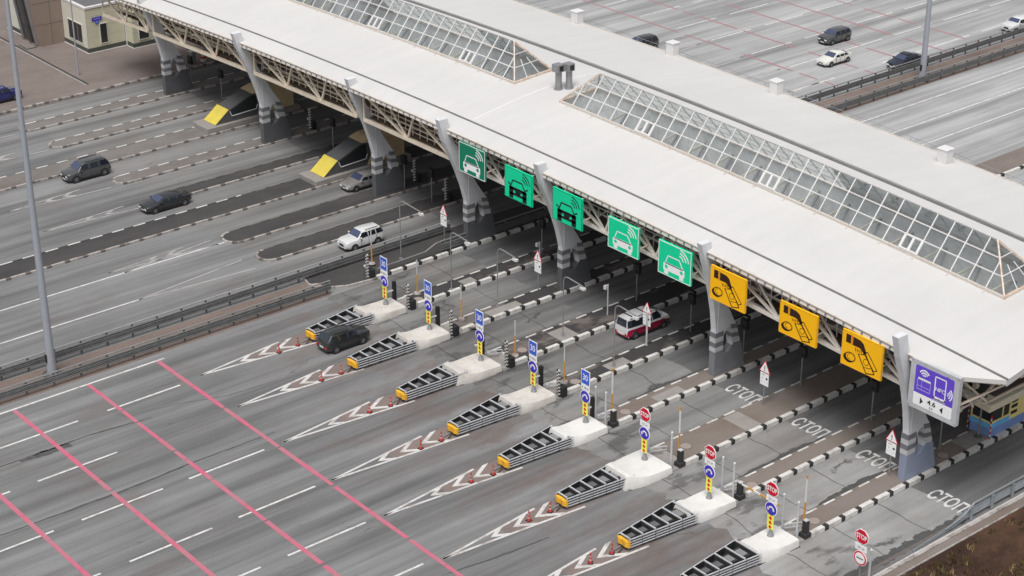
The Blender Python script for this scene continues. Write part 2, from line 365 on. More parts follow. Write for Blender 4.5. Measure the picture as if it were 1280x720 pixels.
# ================================================================ SETTING
m = MB(); m.poly([(-300, -300, 0), (900, -300, 0), (900, 900, 0), (-300, 900, 0)], A_MAIN); struct(m.build('road'))
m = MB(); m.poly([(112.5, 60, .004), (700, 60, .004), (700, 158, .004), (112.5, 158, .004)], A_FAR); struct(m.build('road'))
LANES = [(56.3, 60.55), (62.4, 66.05), (67.7, 71.15), (73.95, 77.6), (79.3, 82.95), (84.75, 88.45), (90.95, 94.75), (96.45, 100.15), (101.85, 105.9)]
IZ = .30
for i, (a, b) in enumerate(LANES):
    x0 = 69.6 if i else 68.4
    m = MB()
    # ragged start of the concrete
    ys = [a+(b-a)*k/7 for k in range(8)]
    pts = [(x0+random.uniform(-.35, .35)+(.8 if k < 2 else 0), y, .004) for k, y in enumerate(ys)]+[(112, b, .004), (112, a, .004)]
    m.poly(pts, (A_CONC, A_CONC, A_CONC_M, A_CONC_M, A_CONC_M, A_CONC_D, A_CONC_D, A_CONC_D, A_CONC_D)[i]); struct(m.build('lane_pavement'))
    xj = 82.2+random.uniform(-.2, .3); m = MB(); m.poly([(xj, a, .006), (xj+.15, (a+b)/2, .006), (xj-.1, b, .006), (112, b, .006), (112, a, .006)], A_TOLL); struct(m.build('dark_lane_sheet'))  # darker sheet laid over the lane from the front pillars back
UP = [(109.4, 113.75), (116.1, 118.35), (120.8, 123.85), (126.7, 129.5), (131.5, 135.1), (137.1, 140.4), (143.3, 146.3), (148.3, 151.9), (154.0, 157.9)]
for i, (a, b) in enumerate(UP):
    m = MB(); ys = [a+(b-a)*k/7 for k in range(8)]
    m.poly([(69.4+random.uniform(-.6, .6), y, .004) for y in ys]+[(112, b, .004), (112, a, .004)], A_UP if a > 135 else A_UPD); struct(m.build('lane_pavement'))
    m = MB(); m.poly([(85, a, .006), (85.2, b, .006), (112, b, .006), (112, a, .006)], A_TOLL); struct(m.build('dark_lane_sheet'))  # same darker sheet over the upper lanes
# medians, yard, verge
m = MB(); m.poly([(-40, 106.0, .006), (70, 106.0, .006), (70.5, 107.2, .006), (70.2, 109.1, .006), (-40, 109.3, .006)], SOIL)
m.poly([(124, 107.8, .006), (320, 107.8, .006), (320, 111.1, .006), (124, 111.1, .006)], SOIL); struct(m.build('median_soil'))
m = MB(); m.poly([(-60, 158.3, .10), (160, 158.3, .10), (160, 330, .10), (-60, 330, .10)], YARD)
m.poly([(-60, 158.3, .10), (160, 158.3, .10), (160, 158.3, 0), (-60, 158.3, 0)], YARD); struct(m.build('yard_pavement'))
m = MB(); m.box(78.5, 78.75, 160.2, 215, .09, .104, K_BLACK); m.box(78.3, 78.5, 160.2, 215, .09, .112, PLAT); struct(m.build('drainage_channel'))
m = MB(); m.poly([(62, 55.3, .05), (130, 55.3, .05), (130, -40, .05), (62, -40, .05)], SOILD); struct(m.build('verge_ground'))

def kerb_run(m, pts, w=.22, h=.19, W_=None, B_=None, lw=1.02, lb=.43, inward=1, jit=0.0, phase=0.0):
    """kerb stones along a polyline, alternating white and black"""
    W_ = W_ or K_WHITE; B_ = B_ or K_BLACK
    seg = []; L = 0
    for p, q in zip(pts, pts[1:]):
        l = math.dist(p, q); seg.append((L, L+l, p, q)); L += l
    def at(s):
        for a, b, p, q in seg:
            if s <= b+1e-6:
                t = (s-a)/(b-a); dx, dy = (q[0]-p[0])/(b-a), (q[1]-p[1])/(b-a); return (p[0]+(q[0]-p[0])*t, p[1]+(q[1]-p[1])*t, -dy*inward, dx*inward)
        return (*seg[-1][3], 0, 0)
    s = -phase; k = 0
    while s < L:
        l = (lw if k % 2 == 0 else lb)*(1+random.uniform(-jit, jit)); a = max(0, s+.012); b = min(L, s+l-.012)
        if b-a > .03:
            n = 1
            for s0, s1, _, _ in seg:
                if s0 < b and s1 > a and (s0 > a): n = 2
            mm = W_ if k % 2 == 0 else B_
            hh = h+random.uniform(-.006, .006)
            nn = max(1, int((b-a)/.35)) if n == 2 else 1
            for j in range(nn):
                p = at(a+(b-a)*j/nn+1e-4); q = at(a+(b-a)*(j+1)/nn-1e-4)
                m.xy([(p[0], p[1]), (q[0], q[1]), (q[0]+p[2]*w, q[1]+p[3]*w), (p[0]+p[2]*w, p[1]+p[3]*w)], .0, hh, mm)
        s += l; k += 1
def rect_island(x0, x1, y0, y1, top, dash=1e9, name='traffic_island', z=.13):
    m = MB(); m.box(x0+.1, x1, y0+.1, y1-.08, 0, z, top)
    kerb_run(m, [(x0, y0), (x1, y0)], w=.2, h=.16, W_=K_DULL, B_=K_DULLB, lw=1.25, lb=.4, jit=.1)
    if dash < x1: kerb_run(m, [(x0, y1), (dash, y1)], w=.14, h=.15, W_=K_WHITE, B_=top, inward=-1, phase=.3, lw=1.1, lb=.85); kerb_run(m, [(dash, y1), (x1, y1)], w=.14, h=.14, W_=K_DULLB, B_=top, inward=-1)
    else: kerb_run(m, [(x0, y1), (x1, y1)], w=.14, h=.15, W_=K_WHITE, B_=top, inward=-1, phase=.3, lw=1.1, lb=.85)
    return struct(m.build(name))
ISL = {  # letter: near y, far y, start x, top
 'A': (60.6, 62.4, 73.0, I_BROWN), 'B': (66.1, 67.7, 73.3, I_BROWN), 'C': (71.2, 73.95, 73.0, I_BROWN), 'D': (77.65, 79.3, 73.3, I_BROWN),
 'E': (83.0, 84.75, 73.5, I_MIX), 'F': (88.5, 90.95, 73.4, I_MIX), 'G': (94.8, 96.45, 73.7, I_MIX), 'H': (100.2, 101.85, 73.8, I_MIX)}
LET = 'HGFEDCBA'
for k, (a, b, x0, top) in ISL.items():
    x1 = 112
    m = MB(); m.box(x0, x1, a+.1, b-.1, 0, IZ-.02, top)
    m.box(x0-1.3, x0-.01, a+.12, b-.12, 0, .03, PLAT)          # shallow pit in front of the paving
    kerb_run(m, [(x0, a), (x1, a)], w=.3, h=IZ, lw=1.12, lb=.35); kerb_run(m, [(x0, b), (x1, b)], inward=-1, phase=.3, w=.14, h=IZ, lw=1.0, lb=.6, B_=top)
    m.box(x0-1.3, x0, b-.2, b, 0, IZ, K_WHITE); m.box(x0-.02, x0, a+.1, b-.1, 0, IZ-.03, K_WHITE)
    if k not in 'ABC': m.box(76.5+random.random()*2, 79.6, a+.3, b-.5, IZ-.02, IZ-.008, PLAT)
    if k == 'C': m.xy([(78.8, a+.24), (80.2, a+.24), (80.2, b-.24), (78.8, b-.24)], IZ-.02, IZ-.008, PLAT)
    struct(m.build('traffic_island'))
def round_island(x0, x1, y0, y1, top, far=True, name='traffic_island'):
    r = (y1-y0)/2; cy = (y0+y1)/2; arc = [(x0+r-r*math.sin(t), cy-r*math.cos(t)) for t in [math.pi*i/10 for i in range(11)]]
    m = MB(); inner = [(x1, y0+.1)]+[(x0+r-(r-.1)*math.sin(t), cy-(r-.1)*math.cos(t)) for t in [math.pi*i/10 for i in range(11)]]+[(x1, y1-.1)]
    m.xy(inner, 0, .13, top)
    kerb_run(m, [(x1, y0)]+arc, w=.2, h=.16, W_=K_DULL, B_=K_DULLB, lw=1.25, lb=.4, inward=-1, jit=.12)
    kerb_run(m, [(x0+r, y1), (x1, y1)], w=.14, h=.15, W_=K_WHITE if far else K_DULLB, B_=top, lw=1.1, lb=.85, inward=-1)
    return struct(m.build(name))
m = MB(); m.box(120, 150, 88.4, 91.2, 0, .2, YARD); kerb_run(m, [(120, 88.3), (150, 88.3)], w=.25, h=.24, lw=2.2, lb=.5); struct(m.build('traffic_island'))
round_island(69.2, 118, 113.8, 116.1, I_DARK, False); round_island(68.9, 118, 118.4, 120.8, I_DARK, False)
rect_island(30, 118, 123.9, 126.7, I_DARK, dash=75); round_island(69.5, 118, 129.6, 131.4, I_DARK, False)
round_island(68.2, 118, 135.2, 137.1, I_UP); rect_island(20, 118, 140.5, 143.3, I_UP)
round_island(67.9, 118, 146.4, 148.3, I_UP); round_island(67.8, 118, 152.0, 154.0, I_UP)
m = MB(); kerb_run(m, [(20, 158.0), (118, 158.0)], w=.3, h=.17, W_=K_DULL, B_=K_DULLB, jit=.15); m.poly([(20, 157.6, .008), (118, 157.6, .008), (118, 158.0, .008), (20, 158.0, .008)], K_DULLB); struct(m.build('yard_kerb'))
# nose island by the guard rails
m = MB(); nose = [(70.0, 107.9), (69.6, 108.4), (69.9, 109.4), (71.2, 110.0), (73.5, 110.0)]
m.xy([(112, 106.1)]+[(74.4, 106.1), (71.9, 106.35), (70.6, 107.0)]+nose+[(112, 109.6)], 0, .14, I_DARK)
kerb_run(m, [(112, 106.0), (74.3, 106.0)], inward=-1, w=.28, h=.27, lw=1.12, lb=.35); kerb_run(m, [(74.3, 105.95), (71.8, 106.25), (70.5, 106.9), (69.9, 107.8), (69.5, 108.4), (69.8, 109.5), (71.2, 110.1), (73.5, 110.1)], inward=-1, lw=1.2, lb=.02, W_=K_DULL, B_=K_DULLB, w=.16, h=.17)
struct(m.build('traffic_island'))
# side strip by the grass: concrete edge, gully and pale kerb line
m = MB(); m.box(66, 120, 55.25, 55.5, 0, .16, K_DULL); m.box(64, 120, 56.05, 56.3, 0, .012, K_DULLB); m.box(64, 120, 55.5, 55.62, 0, .10, K_WHITE); struct(m.build('verge_kerb'))
m = MB(); m.box(64, 120, 54.75, 55.25, 0, .09, I_BROWN); m.box(64, 120, 54.66, 54.75, 0, .12, K_DULL); struct(m.build('verge_path'))

# ---------------------------------------------------------------- painted markings
def strip(m, x0, y0, x1, y1, w, mt, z=.009):
    d = Vector((x1-x0, y1-y0)); d.normalize(); n = Vector((-d.y, d.x))*w/2
    m.poly([(x0+n.x, y0+n.y, z), (x1+n.x, y1+n.y, z), (x1-n.x, y1-n.y, z), (x0-n.x, y0-n.y, z)], mt)
m = MB()
for y in (62.0, 67.7, 73.12, 78.83, 84.17, 89.95, 95.7, 100.95):
    for k in range(-9, 1):
        x = 48.15+7.4*k+(0 if y > 68 else .3)
        if y == 95.7 and k == 0: continue
        if y == 100.95 and k == 0: x += .3
        strip(m, x, y, x+5.55, y, .16, PAINT_W)
strip(m, -40, 105.1, 55.2, 105.1, .17, PAINT_W)
for y in (62.9,): pass
# left carriageway
strip(m, -40, 119.45, 69, 119.45, .15, PAINT_W); strip(m, -40, 114.5, 58.5, 114.55, .15, PAINT_W)
strip(m, 58.5, 114.55, 68.2, 113.7, .14, PAINT_OLD); strip(m, 58.5, 114.55, 68.2, 115.7, .14, PAINT_OLD); strip(m, 60, 119.45, 68.3, 120.5, .14, PAINT_OLD)
def gore(m, x0, x1, y, wid, n, mt, w=.17, nst=.3):
    """two diverging lines with chevrons opening towards the island"""
    ya, yb = y-wid/2, y+wid/2
    if mt is PAINT_CH: m.poly([(x0+(x1-x0)*.45, y-wid*.2, .0085), (x1+.3, ya+.1, .0085), (x1+.3, yb-.2, .0085), (x0+(x1-x0)*.45, y+wid*.2, .0085)], MUD)
    strip(m, x0, y, x1, ya, w, mt); strip(m, x0, y, x1*.75+x0*.25, y*.25+yb*.75, w, mt)
    for i in range(n):
        t = .42+.2*i
        if t > .93: break
        x = x0+(x1-x0)*t; h = wid/2*t*.92; dx = h*1.75
        for sgn in (-1, 1):
            q = [(x-dx, y), (x-dx+.5, y), (x+.5, y+sgn*h), (x, y+sgn*h)]
            m.poly([(a, b, .010 if sgn < 0 else .0105) for a, b in q], mt)
for k in LET:
    a, b, x0, _ = ISL[k]; yc = (a+b)/2
    gore(m, {'H': 55.8, 'G': 55.4, 'F': 55.2, 'E': 54.9, 'D': 55.0, 'C': 54.9, 'B': 54.7, 'A': 54.7}[k], 65.0, yc+(.25 if k != 'C' else .2), 2.05, 3, PAINT_CH)
for y, x0, x1 in ((136.2, 58.4, 67.6), (130.6, 58.8, 68.9), (147.6, 57, 67.6), (153.1, 57, 67.4), (120.2, 59, 68.4)):
    gore(m, x0, x1, y, 1.5, 2, PAINT_OLD, .13)
# right carriageway beyond the canopy
for y in (114.9, 120.0, 125.3, 131.1, 136.3, 141.9, 147.4, 153.2, 159):
    for k in range(22):
        x = 135.3+8.05*k
        if y < 115 and k == 0: x -= 5; 
        strip(m, x, y, x+6.0, y, .17, PAINT_W)
for y in (114.9, 120.1, 125.2, 131.0): gore(m, 134.0 if y < 130 else 133.6, 124.5, y, 1.9, 1, PAINT_OLD, .16)
strip(m, 114, 104.95, 330, 105.2, .17, PAINT_W); strip(m, 112, 101.25, 330, 101.3, .16, PAINT_W); strip(m, 112, 97.6, 330, 97.6, .16, PAINT_W);
struct(m.build('road_markings'))
# long tar seams and skid streaks across the approach
TAR = mat('tar_seam', (.075, .074, .073), .8, var=.3, scale=3)
def seam(pts, w):
    m = MB(); N = []
    for p, q in zip(pts, pts[1:]):
        n = max(2, int(math.dist(p, q)/.5))
        for i in range(n): N.append((p[0]+(q[0]-p[0])*i/n+random.uniform(-.02, .02), p[1]+(q[1]-p[1])*i/n+random.uniform(-.25, .25)*w))
    for i, (a, b) in enumerate(zip(N, N[1:])):
        wa = w*(.5+.9*math.sin(math.pi*i/len(N)))*random.uniform(.7, 1.2)
        m.poly([(a[0], a[1]-wa/2, .0075), (b[0], b[1]-wa/2, .0075), (b[0], b[1]+wa/2, .0075), (a[0], a[1]+wa/2, .0075)], TAR)
    struct(m.build('tar_seam'))
for pts, w_ in (([(34, 91.6), (40.3, 91.4), (44.6, 91.3), (49.3, 91.5), (56, 91.4)], .13), ([(37, 98.8), (43.6, 98.8), (46, 98.8), (50.8, 98.2)], .12), ([(41, 98.55), (43, 98.6), (45, 98.45)], .45), ([(49.3, 99.4), (52.4, 98.8), (55.8, 97.6), (60, 97.3)], .05), ([(53.8, 71.5), (56.8, 71.0), (61.7, 70.5)], .12)):
    seam(pts, w_)
seam([(62, 56.55), (70, 56.5), (80, 56.35), (92, 56.4)], .55)
seam([(75, 61.9+.8), (80, 62.85), (84, 62.75)], .4); seam([(74.5, 68.1), (79, 68.2), (83, 68.0)], .3); seam([(76, 79.8), (84, 79.7)], .35)
# СТОП lettering in four lanes
TP = text_polys('СТОП', off=.022)
m = MB()
for ys, x0 in ((59.35, 81.75), (65.35, 82.05), (70.8, 82.0), (76.85, 82.0)):
    for p in TP: m.poly([(x0+v*1.35, ys-u*2.55, .010) for u, v in p], PAINT_W)
o = m.build('stop_lettering'); struct(o)
# pink rumble lines
def rumble(name, x, ya, yb, mt, w=.31, gap=.14):
    m = MB(); y = ya
    while y < yb:
        l = random.uniform(1.2, 4.5); e = min(yb, y+l); ww = w*random.uniform(.9, 1.1)
        m.poly([(x-ww/2, y, .013), (x+ww/2, y, .013), (x+ww/2, e, .013), (x-ww/2, e, .013)], mt)
        y = e+(random.choice((0.02, .03, gap)) if random.random() < .8 else gap*2)
    struct(m.build(name))
for x in (54.6, 49.2, 43.7, 38.2, 32.7): rumble('rumble_strip', x, 40, 105.0, PINK)
for x in (134.6, 140.25, 145.8, 151.2, 156.1): rumble('rumble_strip', x, 112.0, 165, PINK_OLD, .26, .9)
# manhole covers, dark tyre marks
MH = Proto(lambda: manhole())
def manhole():
    t = thing('manhole_cover', '', 'manhole cover', local=True)
    a = MB(); a.lathe(0, 0, [(.36, 0), (.36, .02)], MANH, 20); a.build('lid', t); a = MB()
    n = 20
    a.prism([(.42*math.cos(6.2832*i/n), .42*math.sin(6.2832*i/n), 0) for i in range(n)], [(.40*math.cos(6.2832*i/n), .40*math.sin(6.2832*i/n), .014) for i in range(n)], K_DULLB); a.build('ring', t)
    return t
for (x, y, z), l in zip([(74.6, 101.2, .165), (75.0, 95.3, .165), (75.3, 90.0, .165), (75.1, 84.1, .165), (74.85, 78.85, .165), (74.8, 73.1, .165), (74.6, 67.1, .165), (74.5, 61.9, .165), (86.5, 61.85, .165), (69.9, 107.9, .145), (74.15, 55.0, .055), (89.5, 54.9, .055)],
    ['on the island behind the first block from the median rail', 'on the patched island behind the second block', 'on the dark island behind the third block', 'in the paved island just behind the fourth block', 'in the paving behind the fifth block', 'in brown paving behind the sixth block with stop sign', 'in brown paving behind the lowered barrier cabinet', 'in brown paving behind the last block by the grass', 'in the last island between the end pillar and the booth', 'on the rounded nose of the median island', 'beside the low stop sign at the grass edge', 'in the verge below the bent guard rail end']):
    if z == .165: x, y, z = x-.4, y-.42, IZ-.02
    MH.put((x, y, z), 'round manhole cover '+l, group='manhole covers')
# ================================================================ CANOPY
def arch(y): return -1.05*((y-107)/50)**2
def xo(y): return -.6*((y-105)/45)**2
PROF = [(81.5, 10.38), (83.0, 10.85), (85.2, 11.2), (87.5, 11.52), (89.5, 11.75), (93.3, 12.0), (95.3, 11.9), (97.3, 11.62), (101.5, 11.2), (106.4, 10.75)]
def zr(x, y):
    x -= xo(y)
    for (a, za), (b, zb) in zip(PROF, PROF[1:]):
        if x <= b or (b == 106.4): return za+(zb-za)*(x-a)/(b-a)+arch(y)
Y0, Y1 = 54.9, 162.0
SK = [(60.3, 102.4), (108.0, 150.0)]; SX0, SX1 = 89.5, 93.3
can = thing('toll_canopy', 'long white toll plaza canopy roof on curved grey pillars with two glass ridge skylights', 'canopy', (94, 107, 0))
ys = sorted(set([Y0+i*(Y1-Y0)/42 for i in range(43)]+[v for s in SK for v in s]+[57.6]))
m = MB()
T = .28
for ya, yb in zip(ys, ys[1:]):
    for i, ((xa, _), (xb, _)) in enumerate(zip(PROF, PROF[1:])):
        if xa == SX0 and any(s[0] <= ya+1e-6 and yb <= s[1]+1e-6 for s in SK): continue
        if i == 0 and yb <= 57.7:
            if yb < 57.5: continue
            # triangular end of the front strip
            P = [(83.0, ys[0]), (83.0, yb), (81.5, yb)]
        else: P = [(xa, ya), (xb, ya), (xb, yb), (xa, yb)]
        P = [(x+xo(y), y) for x, y in P]
        m.poly([(x, y, zr(x, y)) for x, y in P], ROOF); m.poly([(x, y, zr(x, y)-T) for x, y in P], ROOF)
    for X in (81.5, 106.4):
        if X == 81.5 and yb < 57.7: continue
        m.poly([(X+xo(ya), ya, zr(X+xo(ya), ya)), (X+xo(yb), yb, zr(X+xo(yb), yb)), (X+xo(yb), yb, zr(X+xo(yb), yb)-T), (X+xo(ya), ya, zr(X+xo(ya), ya)-T)], ROOF)
for (xa, _), (xb, _) in zip(PROF[1:], PROF[2:]):
    y = Y0; m.poly([(xa+xo(y), y, zr(xa+xo(y), y)), (xb+xo(y), y, zr(xb+xo(y), y)), (xb+xo(y), y, zr(xb+xo(y), y)-T-.15), (xa+xo(y), y, zr(xa+xo(y), y)-T-.15)], ROOF)
m.poly([(81.5+xo(57.6), 57.6, zr(81.5+xo(57.6), 57.6)), (83+xo(Y0), Y0, zr(83+xo(Y0), Y0)), (83+xo(Y0), Y0, zr(83+xo(Y0), Y0)-T), (81.5+xo(57.6), 57.6, zr(81.5+xo(57.6), 57.6)-T)], ROOF)
# skylight kerb walls
for a, b in SK:
    for yy in (a, b): m.poly([(SX0+xo(yy), yy, zr(SX0+xo(yy), yy)), (SX1+xo(yy), yy, zr(SX1+xo(yy), yy)), (SX1+xo(yy), yy, 9.2), (SX0+xo(yy), yy, 9.2)], SKYIN)
m.build('roof', can, smooth=12)
def along(m, X, w, h, mt, ya=Y0, yb=Y1, dz=0, n=40):
    for i in range(n):
        a = ya+(yb-ya)*i/n; b = ya+(yb-ya)*(i+1)/n
        pa = X+xo(a); pb = X+xo(b)
        za, zb, zc, zd = zr(pa, a)+dz, zr(pb, b)+dz, zr(pb+w, b)+dz, zr(pa+w, a)+dz
        m.prism([(pa, a, za-.03), (pa+w, a, zd-.03), (pa+w, a, zd+h), (pa, a, za+h)], [(pb, b, zb-.03), (pb+w, b, zc-.03), (pb+w, b, zc+h), (pb, b, zb+h)], mt)
m = MB(); along(m, 83.0, .16, .035, GUTTER); m.build('gutter', can)
m = MB(); along(m, 97.3, .3, .04, GUTTER, dz=0); along(m, 97.62, .28, .07, GUTTER2); m.build('gutter', can)
m = MB(); along(m, 106.3, .14, .05, ROOF_EDGE); m.build('trim', can)
m = MB(); along(m, 81.42, .12, .04, ROOF_EDGE, ya=57.6, dz=-.02)
y = 57.8
while y < Y1-2:   # fascia beam under the front edge with small purlin ends
    for q in range(3):
        yq = y+q*.75; x = 81.5+xo(yq); m.box(x-.09, x-.05, yq, yq+.12, zr(x, yq)-.30, zr(x, yq)-.13, GREYM)
    x = 81.5+xo(y); x2 = 81.5+xo(y+2.25); m.bar((x+.04, y, zr(x, y)-.30), (x2+.04, y+2.25, zr(x2, y+2.25)-.30), .16, .17, TRUSS_W); y += 2.25
m.build('trim', can); m = MB()
for yj in (105.5,):   # raised seam between the two skylights
    for a, b in zip([83.3+k*.9 for k in range(15)], [84.2+k*.9 for k in range(15)]): m.bar((a+xo(yj), yj, zr(a+xo(yj), yj)+.01), (b+xo(yj), yj, zr(b+xo(yj), yj)+.01), .2, .05, WHITE)
m.build('roof_seam', can)
m = MB()
for X in (106.38,):   # thin safety wire along the rear edge
    yy = [Y0+k*3.0 for k in range(36)]
    for a, b in zip(yy, yy[1:]): m.tube((X+.1+xo(a), a, zr(X+xo(a), a)+.35), (X+.1+xo(b), b, zr(X+xo(b), b)+.35), .02, GREYM, n=4, caps=False); m.tube((X+.1+xo(a), a, zr(X+xo(a), a)-.1), (X+.1+xo(a), a, zr(X+xo(a), a)+.35), .02, GREYM, n=4)
m.build('edge_wire', can)
# underside and gallery behind the front truss
m = MB()
for a, b in zip(ys, ys[1:]):
    if a < 57.5: continue
    m.prism([(84.6, a, 8.25+arch(a)*.9), (106, a, 8.25+arch(a)*.9), (106, a, 8.5+arch(a)*.9), (84.6, a, 8.5+arch(a)*.9)], [(84.6, b, 8.25+arch(b)*.9), (106, b, 8.25+arch(b)*.9), (106, b, 8.5+arch(b)*.9), (84.6, b, 8.5+arch(b)*.9)], CEIL)
m.build('ceiling', can)
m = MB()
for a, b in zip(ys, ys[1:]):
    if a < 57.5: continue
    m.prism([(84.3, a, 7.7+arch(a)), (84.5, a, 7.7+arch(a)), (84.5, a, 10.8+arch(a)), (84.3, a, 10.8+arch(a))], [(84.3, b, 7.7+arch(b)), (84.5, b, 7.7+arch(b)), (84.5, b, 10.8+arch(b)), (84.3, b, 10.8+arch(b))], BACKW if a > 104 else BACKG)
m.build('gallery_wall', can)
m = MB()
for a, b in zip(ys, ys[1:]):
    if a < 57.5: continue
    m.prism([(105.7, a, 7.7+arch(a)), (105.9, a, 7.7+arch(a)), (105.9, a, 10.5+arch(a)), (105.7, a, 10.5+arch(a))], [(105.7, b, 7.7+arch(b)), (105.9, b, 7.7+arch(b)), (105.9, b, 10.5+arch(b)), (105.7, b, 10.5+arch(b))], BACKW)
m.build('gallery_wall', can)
# front truss, one part per bay between pillars
PY = [(152.65, 82.86), (135.6, 83.0), (119.3, 83.6), (106.55, 83.3), (95.25, 83.35), (78.4, 82.45), (61.2, 81.75)]
zt = lambda y: 9.72+arch(y); zb = lambda y: 7.42+arch(y)*.95
tx = lambda y: 82.5+xo(y)*.9
ends = [Y1]+[p[0] for p in PY]+[57.4]
for k, (ya, yb) in enumerate(zip(ends, ends[1:])):
    m = MB(); a, b = ya-.55, yb+.45
    left = k <= 3; TR = TRUSS if left else TRUSS_W
    for z_, r_ in ((zt, .12), (zb, .13)):
        m.bar((tx(a), a, z_(a)), (tx(b), b, z_(b)), .24, .24 if left else .2, TR)
    m.bar((tx(a)+.35, a, zb(a)-.12), (tx(b)+.35, b, zb(b)-.12), .5, .07, TR)
    m.bar((tx(a)+1.5, a, zb(a)+.3), (tx(b)+1.5, b, zb(b)+.3), .14, .14, TR)
    n = max(1, round((a-b)/5.5)); st = (a-b)/n
    m.bar((tx(a), a, zt(a)), (tx(a), a, zb(a)), .13, .13, TR); m.bar((tx(b), b, zt(b)), (tx(b), b, zb(b)), .13, .13, TR)
    for i in range(n):
        y0 = a-i*st; y1 = y0-st
        t0 = y0 if i == 0 else y0-.95
        m.bar((tx(t0), t0, zt(t0)), (tx(y1), y1, zb(y1)), .15, .17, TR)
        tm = y0-st*.55; m.bar((tx(tm), tm, zt(tm)), (tx(y1)+.02, y1, zb(y1)), .11, .12, TR)
        if i < n-1: t1 = y1-.95; m.bar((tx(y1), y1, zb(y1)), (tx(t1), t1, zt(t1)), .13, .15, TR)
        # cross braces to the rear chord
        if not left: m.bar((tx(y1), y1, zb(y1)), (84.2, y1, zb(y1)+.2), .08, .08, TR); m.bar((tx(t0), t0, zt(t0)), (84.2, t0+.5, zb(t0)+.3), .07, .07, TR)
    if True:   # handrails of the gallery
        hz = (.4, .8, 1.2, 1.6) if left else (.75, 1.2)
        for h in hz: m.bar((83.15, a, zb(a)+h), (83.15, b, zb(b)+h), .06, .065, TR)
        y = a
        while y > b: m.bar((83.15, y, zb(y)+.1), (83.15, y, zb(y)+(1.75 if left and random.random() < .4 else hz[-1])), .055, .055, TR); y -= .95
        m.bar((83.4, a, zb(a)+.05), (83.4, b, zb(b)+.05), .9, .05, BACKW)
    if not left:
        y = a-.5
        while y > b+1.4: m.bar((tx(y)+1.2, y, zb(y)), (tx(y-1.3)+1.2, y-1.3, zb(y-1.3)+1.1), .09, .09, TR); m.bar((tx(y)+1.2, y-1.3, zb(y)+1.1), (tx(y-1.3)+1.2, y-2.6, zb(y-1.3)), .09, .09, TR); y -= 2.6
        m.bar((tx(a)+1.2, a, zb(a)+1.15), (tx(b)+1.2, b, zb(b)+1.15), .1, .1, TR)
        for q in range(3):
            yy = b+(a-b)*random.random(); m.tube((83.6, yy, zb(yy)+1.3), (83.3, yy, zb(yy)+1.3), .3, CREAM, n=12)
    m.build('truss', can)
m = MB()   # end braces
for p, q in (((81.6, 57.6, 8.9), (83.4, 56.9, 7.1)), ((83.6, 55.4, 9.0), (81.3, 58.2, 6.6)), ((83.4, 57.4, 6.9), (88, 57.4, 9.2)), ((81.4, 57.5, 9.0), (82.3, 55.3, 9.3)), ((84, 57.3, 6.6), (106, 57.3, 6.6)), ((84, 55.2, 9.2), (106, 55.2, 9.3))):
    m.bar(p, q, .12, .12, TRUSS)
m.build('end_brace', can)
# pillars
def pillar(xb, yc, xt, zt_, base, k):
    t = .24; y0, y1 = yc-t, yc+t
    d = xt-81.05; e = xb-82.83; 
    sx = lambda x, z: x+e+(d-e)*min(1, max(0, (z-3.9)/6.4))
    F = [(82.83, 2.0), (82.8, 3.9), (82.62, 5.2), (82.3, 6.6), (81.85, 8.1), (81.4, 9.4), (81.05, zt_)]
    B = [(81.88, zt_+.06), (82.2, 9.5), (82.65, 8.5), (82.95, 7.7), (83.45, 6.4), (84.0, 5.1), (84.72, 3.75)]
    pts = [(sx(x, z), z) for x, z in F[1:]+B]
    m = MB()
    for q in range(len(F)-2):   # stack of slabs so every outline is convex
        fa, fb = F[q+1], F[q+2]
        def bx_(z):
            BB = B[::-1]
            for (xa, za), (xb_, zb_) in zip(BB, BB[1:]):
                if za <= z <= zb_+1e-6: return xa+(xb_-xa)*(z-za)/(zb_-za)
            return BB[-1][0] if z > BB[-1][1] else BB[0][0]
        za, zb_ = fa[1], fb[1]
        P = [(sx(fa[0], za), za), (sx(bx_(za), za), za), (sx(bx_(zb_), zb_), zb_), (sx(fb[0], zb_), zb_)]
        m.xz(P, y0, y1, PIL)
    # legs either side of the slot
    m.xz([(82.83+e, 2.0), (83.55+e, 2.0), (83.6+e, 3.2), (83.85+e, 3.6), (84.1+e, 3.7), (84.25+e, 3.9), (82.8+e, 3.9)], y0, y1, PIL)
    m.xz([(84.45+e, 2.1), (85.25+e, 2.1), (84.7+e, 3.9), (84.25+e, 3.9), (84.1+e, 3.7), (84.3+e, 3.5)], y0, y1, PIL)
    m.xz([(83.0+e, 8.0), (83.06+e, 8.0), (83.0+e, 2.4), (82.94+e, 2.4)], y0-.03, y0, PIL)   # cable duct
    o = m.build('pillar', can)
    bb = MB(); bb.xz([(82.80+e, 0), (85.85+e, 0), (85.3+e, 2.25), (84.6+e, 2.35), (84.1+e, 1.85), (83.6+e, 1.8), (83.56+e, 2.12), (82.80+e, 2.12)], y0-.03, y1+.03, base)
    bb.build('pillar_base', o)
    s_ = MB()
    for i in range(4):
        z = 2.13+i*.36; mt = (BAND_W, BAND_D)[i % 2]; h = .36
        s_.box(82.77+e, 83.56+e, y0-.035, y1+.035, z, z+h, mt)
    s_.build('stripe', o); s_ = MB()
    for i in range(4):
        z = 2.36+i*.34; mt = (BAND_W, BAND_D)[i % 2]; h = .34
        xb0 = 85.28-(z-2.1)*.31; xb1 = 85.28-(z+h-2.1)*.31
        s_.xz([(84.42+e-(.05*i), z+.12), (xb0+e, z), (xb1+e, z+h), (84.40+e-.05*(i+1), z+h+.12)], y0-.035, y1+.035, mt)
    s_.build('stripe', o)
